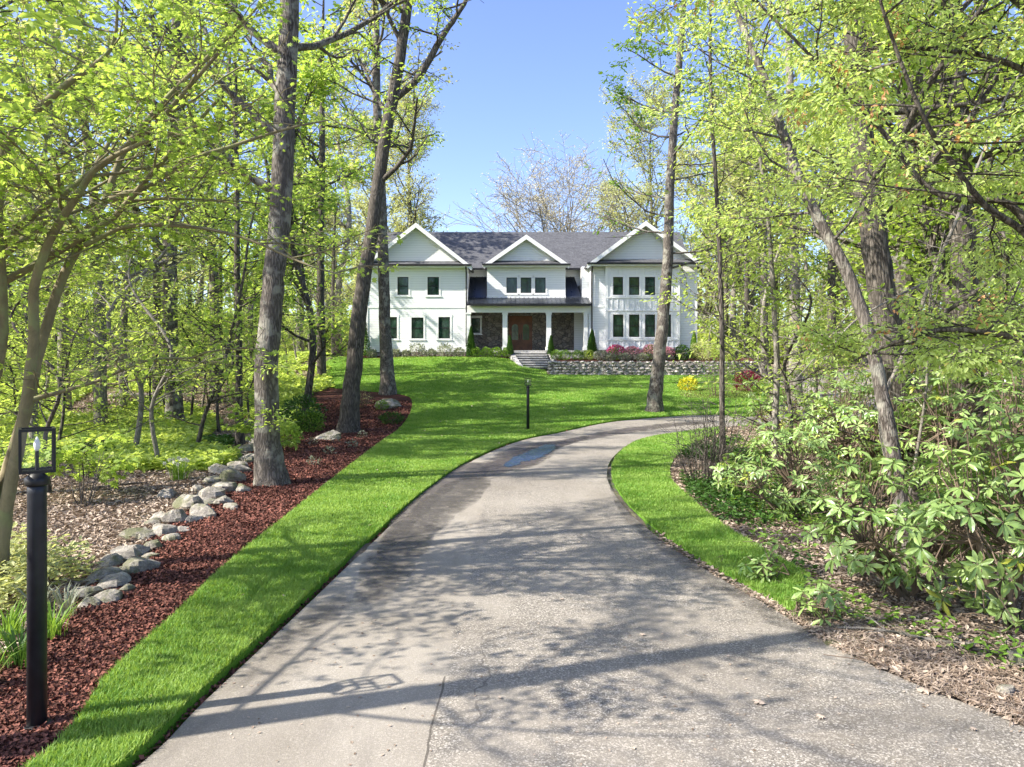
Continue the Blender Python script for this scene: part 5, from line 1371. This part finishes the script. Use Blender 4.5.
# ------------------------------------------------------------------ rhododendrons
def rhodo(px, py, w, h, n, seed, label, dep=None, size=.145, depth=None):
    base = np.array(at(px, py)); R = np.random.default_rng(seed); t = empty('rhododendron', tuple(base)); tag(t, label, 'shrub', 'rhododendrons beside the drive')
    dp = depth or w * .8
    u = nrm(R.normal(0, 1, (n, 3))); q = .45 + .55 * R.random((n, 1)) ** .6
    lump = 1 + .22 * np.sin(u[:, :1] * 4 + seed) * np.cos(u[:, 2:] * 5 + seed * .7)
    ends = u * q * lump * [w, dp, h * .52] + [0, 0, h * .55]
    ends = ends[ends[:, 2] > .08]
    g = G(); s = G(); nb = 7
    mains = []
    for i in range(nb):
        e = np.array([R.uniform(-.6, .6) * w, R.uniform(-.6, .6) * dp, h * R.uniform(.35, .6)])
        P = np.array([(R.normal(0, .06), R.normal(0, .06), -.03), e * .35 + R.normal(0, .06, 3), e * .7 + R.normal(0, .06, 3), e])
        mains.append(P); s.tube(P, np.array([.030, .024, .018, .012]) * min(1, h / 1.6), 6, False)
    A, B = [], []
    tp, td, tn, tsz, tr_ = [], [], [], [], []
    for e in ends:
        k = min(range(nb), key=lambda i: np.linalg.norm(mains[i][-1] - e) + .3 * R.random()); st_ = mains[k][R.integers(2, 4)]
        mid = (st_ + e) / 2 + R.normal(0, .05, 3) - [0, 0, .05]; d = nrm(e - mid + [0, 0, .15])
        A.append(np.array([st_, mid, e])); B.append([.011, .007, .005])
        m_ = R.integers(6, 10); a0 = R.random() * 6.28; sd = nrm(np.cross(d, [.3, .2, 1])); up = np.cross(sd, d); yl = R.random() < .04; tint = R.random() * .5
        for j in range(m_):
            a = a0 + j * 6.283 / m_ + R.normal(0, .15); o = math.cos(a) * sd + math.sin(a) * up
            el = R.uniform(-.35, .45); f = nrm(o * math.cos(el) + d * math.sin(el) - [0, 0, .25])
            tp.append(e + o * .012); td.append(f); tn.append(nrm(d + .2 * R.normal(0, 1, 3))); tsz.append(size * R.uniform(.65, 1.15)); tr_.append(.99 if yl and R.random() < .6 else min(.93, tint + R.random() * .42))
    s.tubes(np.array(A), np.array(B), 4)
    g.inst(*TPL['rhodo'], np.array(tp), np.array(td), np.array(tn), np.array(tsz), np.array(tr_))
    s.obj('stem', M['twig'], t); g.obj('foliage', M['leaf_rhodo'], t)
rhodo(905, 600, 1.05, 1.5, 179, 701, 'low front rhododendron with drooping branches nearest the drive and the pale trunk')
rhodo(1010, 630, .9, 2.1, 203, 702, 'tall rhododendron at the right edge with large pale shining leaves')
rhodo(985, 520, 1.5, 2.7, 327, 703, 'broad rhododendron behind the others below the dark right hand trunks')
rhodo(860, 500, 1.5, 2.3, 327, 704, 'spreading rhododendron left of the crooked pale trunk')
rhodo(785, 520, 1.0, 1.5, 155, 705, 'rhododendron with leaves hanging over the end of the grass verge')
rhodo(1060, 560, 1.0, 2.8, 179, 706, 'tall rhododendron cut by the right edge of the view')
rhodo(800, 455, 1.8, 2.4, 257, 707, 'farther rhododendron before the slender pale stem')
rhodo(742, 500, .55, .8, 46, 708, 'small rhododendron sprawling at the foot of the thin young tree')
rhodo(822, 622, .30, .42, 16, 709, 'little rhododendron shoot standing alone beside the drive', size=.13)
rhodo(770, 585, .28, .45, 16, 710, 'small dark rhododendron sprig at the tip of the grass verge', size=.12)
rhodo(925, 470, 1.6, 2.6, 234, 711, 'rhododendron filling the gap behind the crooked pale trunk')

# fallen sticks
def stick(px, py, L, a, r, seed, label):
    p = at(px, py); R = np.random.default_rng(seed); P = np.array([(-L / 2, 0, r), (-L * .2, R.normal(0, .06), r * 1.1), (L * .2, R.normal(0, .06), r * 1.2 + .03), (L / 2, 0, r + .02)])
    g = G(); g.tube(cat_rom(P, 3), np.linspace(r, r * .5, 10), 7)
    for k in range(3):
        q = P[1] + (P[2] - P[1]) * R.random(); g.tube([q, q + [.12, R.choice([-1, 1]) * .14, .06], q + [.3, R.choice([-1, 1]) * .22, .05]], [r * .4, r * .3, r * .15], 5)
    o = thing('fallen_branch', g, M['bark_dark'] if seed % 2 else M['bark_pale'], label, 'branch', 'fallen branches in the leaf litter', smooth=True, loc=p); o.rotation_euler = (0, 0, a)
stick(965, 525, 1.0, .9, .035, 1, 'brown fallen branch standing out among the sticks under the broad rhododendron')
stick(905, 640, 1.1, 2.8, .02, 2, 'pale fallen stick lying along the drive edge under the front rhododendron')
stick(985, 655, .9, .1, .018, 3, 'dark stick beside the small pale stones')
stick(945, 545, 1.4, .3, .02, 4, 'long pale stick crossing the litter behind the front rhododendron')
stick(150, 398, 4.0, .05, .12, 6, 'long pale fallen log lying in the left woods')
stick(120, 487, 1.0, .5, .03, 5, 'dark stick lying left of the daffodils')
stick(270, 400, 3.0, -.3, .10, 7, 'fallen log behind the thick trunk')
stick(740, 497, .9, 1.9, .02, 8, 'pale stick leaning at the foot of the thin young tree')

# ------------------------------------------------------------------ uncountable stuff: blades, chips, litter, ground cover
def scatter(poly, dens, dmax, x0=None, x1=None, y0=2.0, test=None):
    """random ground points in a polygon, thinner with distance; only in front of the camera"""
    P = np.asarray(poly); xa, xb = (P[:, 0].min(), P[:, 0].max()); ya, yb = max(y0, P[:, 1].min()), min(dmax, P[:, 1].max())
    X, Y = [], []
    for yy in np.arange(ya, yb, .5):
        a, b = max(xa, -yy * .78 - 1), min(xb, yy * .78 + 1)
        if b <= a: continue
        n = int(dens(yy + .25) * .5 * (b - a)); X.append(rng.uniform(a, b, n)); Y.append(rng.uniform(yy, yy + .5, n))
    X, Y = np.concatenate(X), np.concatenate(Y); k = inside(P, X, Y)
    return X[k], Y[k]
BL = [(-.5, 0, 0), (.5, 0, 0), (.3, .55, .0), (-.3, .55, .0), (.0, 1, 0)]
def blades(name, poly, dens, dmax, h, m, lift, label):
    X, Y = scatter(poly, dens, dmax); n = len(X); a = rng.random(n) * 6.283
    hh = h * rng.uniform(.6, 1.2, n); w = .0022 * (1 + Y / 5) ; lean = rng.uniform(.15, .85, n)
    z = tz(X, Y) + lift; cx, sy = np.cos(a), np.sin(a); b = a + rng.uniform(-1, 1, n); lx, ly = np.cos(b) * lean * hh, np.sin(b) * lean * hh
    B = np.column_stack([X, Y, z]); W = np.column_stack([-sy * w, cx * w, 0 * w]); Mi = np.column_stack([lx * .35, ly * .35, hh * .6]); T = np.column_stack([lx, ly, hh])
    V = np.stack([B - W, B + W, B + Mi + W * .7, B + Mi - W * .7, B + T], 1)
    i = np.arange(n)[:, None] * 5; g = G(); r = rng.random(n)
    patch = .5 + .5 * np.sin(X * 3.1 + np.sin(Y * 2.2) * 2) * np.sin(Y * 2.7 + X); r = np.clip(r * .6 + patch * .42, 0, 1)
    g.add(V.reshape(-1, 3), i + np.array([[0, 1, 2, 3]]), np.repeat(r, 5)); g.f.setdefault(3, []).append(i + np.array([[3, 2, 4]])); g.m.setdefault(3, []).append(np.zeros(n, int))
    return thing(name, g, m, label, 'grass', kind='stuff')
gd = lambda y: 15000 if y < 6 else 15000 * (6 / y) ** 1.85
blades('lawn_grass', LAWN, gd, 54, .062, M['grass'], .03, 'short mown grass of the lawn left of the drive')
blades('verge_grass', VERGE, gd, 54, .062, M['grass'], .03, 'short mown grass of the verge inside the drive bend')

def bits(name, poly, dens, dmax, tpl, size, m, lift, label, cat, y0=2.0, jit=.35, excl=None, zr=.02, grow=.05):
    X, Y = scatter(poly, dens, dmax, y0=y0)
    if excl is not None:
        k = ~excl(X, Y); X, Y = X[k], Y[k]
    n = len(X); a = rng.random(n) * 6.283
    g = G(); g.inst(*TPL[tpl], np.column_stack([X, Y, tz(X, Y) + lift + rng.random(n) * zr]), np.column_stack([np.cos(a), np.sin(a), rng.normal(0, jit, n)]), nrm(np.column_stack([rng.normal(0, jit, n), rng.normal(0, jit, n), np.ones(n)])), size * rng.uniform(.5, 1.3, n) * (1 + Y * grow))
    return thing(name, g, m, label, cat, kind='stuff')
bits('mulch_chips', MULCH, lambda y: 8000 if y < 6 else 8000 * (6 / y) ** 1.8, 36, 'quad', .028, M['chip'], .012, 'reddish brown shredded bark mulch', 'mulch', jit=.5)
def rim(P, w_in, w_out): return np.vstack([off(P, w_in), off(P, w_out)[::-1]])
bits('mulch_chips', rim(drive_L, .01, .09), lambda y: 2500 * (6 / max(y, 6)) ** 1.3, 40, 'quad', .03, M['chip'], -.03, 'dark soil crumbs along the cut lawn edge', 'soil', jit=.5)
WOODS_L = np.vstack([rock_edge[::-1] * 1.0, [(-9.0, -5), (-60, 60), (-13, 60), (-12.5, 45)]])
WL = np.array([(-60, 2), (-60, 70), (-11, 70), (-9, 40), (-6, 25), (-4, 12), (-2.6, 2)])
WR = np.array([(2.0, 4), (2.2, 16), (6, 26), (12, 33), (16, 70), (70, 70), (60, 4)])
hard = lambda x, y: in_any(x, y) | ((x > -14) & (x < 18) & (y > 47))
ld = lambda y: 2000 if y < 8 else 2000 * (8 / y) ** 1.9
bits('leaf_litter', WL, ld, 60, 'oval', .052, M['litter'], .0, 'dry brown fallen leaves carpeting the left woods', 'leaf litter', excl=hard)
bits('leaf_litter', WR, ld, 60, 'oval', .046, M['litter'], .0, 'dry brown fallen leaves and twigs carpeting the right woods', 'leaf litter', excl=hard)
edgeR = off(drive_R, -.35); ER = np.vstack([drive_R[3:40] + [0.0, 0], off(drive_R, -.9)[3:40][::-1]])
bits('pine_needles', ER, lambda y: 2200 * (5 / max(y, 5)) ** 1.4, 16, 'strap', .10, M['litter'], .005, 'tan needles and shreds along the right edge of the drive', 'needles', jit=.12, excl=lambda x, y: inside(VERGE, x, y) | inside(DRIVE, x, y))
# sticks on the ground as one mass
def twigs(name, poly, n, label, y0, y1):
    P = np.asarray(poly); X = rng.uniform(P[:, 0].min(), P[:, 0].max(), n * 12); Y = rng.uniform(y0, y1, n * 12); k = inside(P, X, Y) & ~hard(X, Y) & (np.abs(X) < Y * .8); X, Y = X[k][:n], Y[k][:n]; n = len(X)
    a = rng.random(n) * 6.283; L = rng.uniform(.1, .5, n); Z = tz(X, Y) + .02; d = np.column_stack([np.cos(a) * L, np.sin(a) * L, rng.uniform(-.01, .08, n)])
    B = np.column_stack([X, Y, Z]); pts = np.stack([B, B + d * .5 + rng.normal(0, .02, (n, 3)), B + d], 1); g = G(); g.tubes(pts, np.broadcast_to(np.array([.006, .005, .003]), (n, 3)), 4, rnd=.5)
    thing(name, g, M['twig'], label, 'twigs', kind='stuff')
twigs('fallen_twigs', WR, 2600, 'tangle of brown twigs under the rhododendrons', 4.5, 20)
twigs('fallen_twigs', WL, 1500, 'scattered brown twigs in the left woods', 5, 30)
# ground cover
def patchy(x, y, s, o, th): return (np.sin(x * .55 * s + o) * np.sin(y * .4 * s + o * 2) + .5 * np.sin(x * 1.7 * s + y * .9 * s)) < th
def cover(name, poly, dens, dmax, size, m, label, h, th, s=1.0, o=0.0, y0=2.0, tpl='oval'):
    X, Y = scatter(poly, dens, dmax, y0=y0); k = ~(hard(X, Y) | patchy(X, Y, s, o, th)); X, Y = X[k], Y[k]; n = len(X); a = rng.random(n) * 6.283
    g = G(); g.inst(*TPL[tpl], np.column_stack([X, Y, tz(X, Y) + rng.random(n) ** 1.3 * h]), np.column_stack([np.cos(a), np.sin(a), rng.uniform(-.1, .7, n)]), nrm(np.column_stack([rng.normal(0, .4, n), rng.normal(0, .4, n), np.ones(n)])), size * rng.uniform(.6, 1.3, n) * (1 + Y * .03))
    thing(name, g, m, label, 'ground cover', kind='stuff')
GL1 = np.array([(-40, 17), (-40, 60), (-11, 60), (-8, 30), (-7, 17)])
cover('ground_cover', GL1, lambda y: 420 * (18 / y) ** 1.6, 60, .13, M['leaf_yellow'] if False else M['leaf_spring'], 'sunny yellow green ground cover spreading through the left woods', .28, -.35, .6, 1.0)
pL = np.array(pxl([(30, 462), (110, 458), (190, 456), (232, 448), (230, 440), (150, 444), (60, 446), (20, 450)]))
cover('dark_ground_cover', pL, lambda y: 700, 40, .09, M['leaf_dark'], 'dark evergreen ground cover strip behind the daffodils', .18, -9)
pN = np.array([(-7.2, 5.0), (-8.5, 8.8), (-6.6, 9.6), (-5.0, 8.6), (-4.2, 7.6), (-4.0, 6.6), (-4.3, 5.6), (-5, 4.6)])
cover('weeds', pN, lambda y: 900, 40, .07, M['leaf_pale'], 'pale green weeds growing between the near maple and the boulders', .40, -.3, 2.0)
pR = np.array([(2.6, 5), (3.2, 10), (4, 14), (6, 22), (10, 30), (22, 30), (14, 10), (8, 4)])
cover('woodland_weeds', pR, lambda y: 420 * (7 / max(y, 7)) ** 1.4, 30, .06, M['leaf_mid'], 'small green weeds scattered under the rhododendrons', .22, .35, 2.2, 2.0, y0=4.5)
pS = np.array(pxl([(672, 462), (690, 500), (740, 540), (800, 585), (860, 560), (800, 480), (740, 440), (700, 445)]))
cover('bed_weeds', pS, lambda y: 500, 30, .07, M['leaf_dark'], 'dark low foliage in the bed inside the grass verge', .22, -.1, 2.0)
# a few dry leaves lying on the drive
for i, (x, y, s_) in enumerate(((918, 693, .12), (763, 706, .10), (822, 718, .07), (640, 636, .06), (500, 700, .04), (975, 730, .05), (560, 600, .05))):
    p = at(x, y); g = G(); g.inst(MAPLE, MAPLE_F, np.array([[0, 0, .012]]), np.array([[math.cos(i * 2.), math.sin(i * 2.), .05]]), np.array([[.1, 0, 1.]]), s_, np.array([.8]))
    thing('dry_leaf', g, M['litter'], 'curled dry leaf lying on the near driveway', 'leaf', 'dry leaves on the driveway', loc=p)
bits('drive_debris', DRIVE, lambda y: 16 * (6 / max(y, 6)) ** 1.2, 20, 'quad', .022, M['litter'], .004, 'tiny leaf bits and grit scattered on the drive', 'debris', jit=.1, zr=.003)

bits('lawn_litter', LAWN, lambda y: 5 * (6 / max(y, 6)) ** .8, 46, 'oval', .04, M['litter'], .06, 'a few dry leaves blown onto the grass', 'debris', jit=.3, zr=.02)
# labels that would still be shared: tell their owners apart by their order across the view
bpy.context.view_layer.update()
by = {}
for o in bpy.data.objects:
    if o.parent is None and 'category' in o and 'label' in o: by.setdefault(o['label'], []).append(o)
ORDN = 'first second third fourth fifth sixth seventh eighth ninth tenth'.split()
for lab, L in by.items():
    if len(L) < 2 or len(L) > 10 or 'camera' in lab: continue
    L.sort(key=lambda o: o.location.x / max(o.location.y, 1))
    for i, o in enumerate(L): o['label'] = lab + ', ' + ORDN[i] + ' from left'
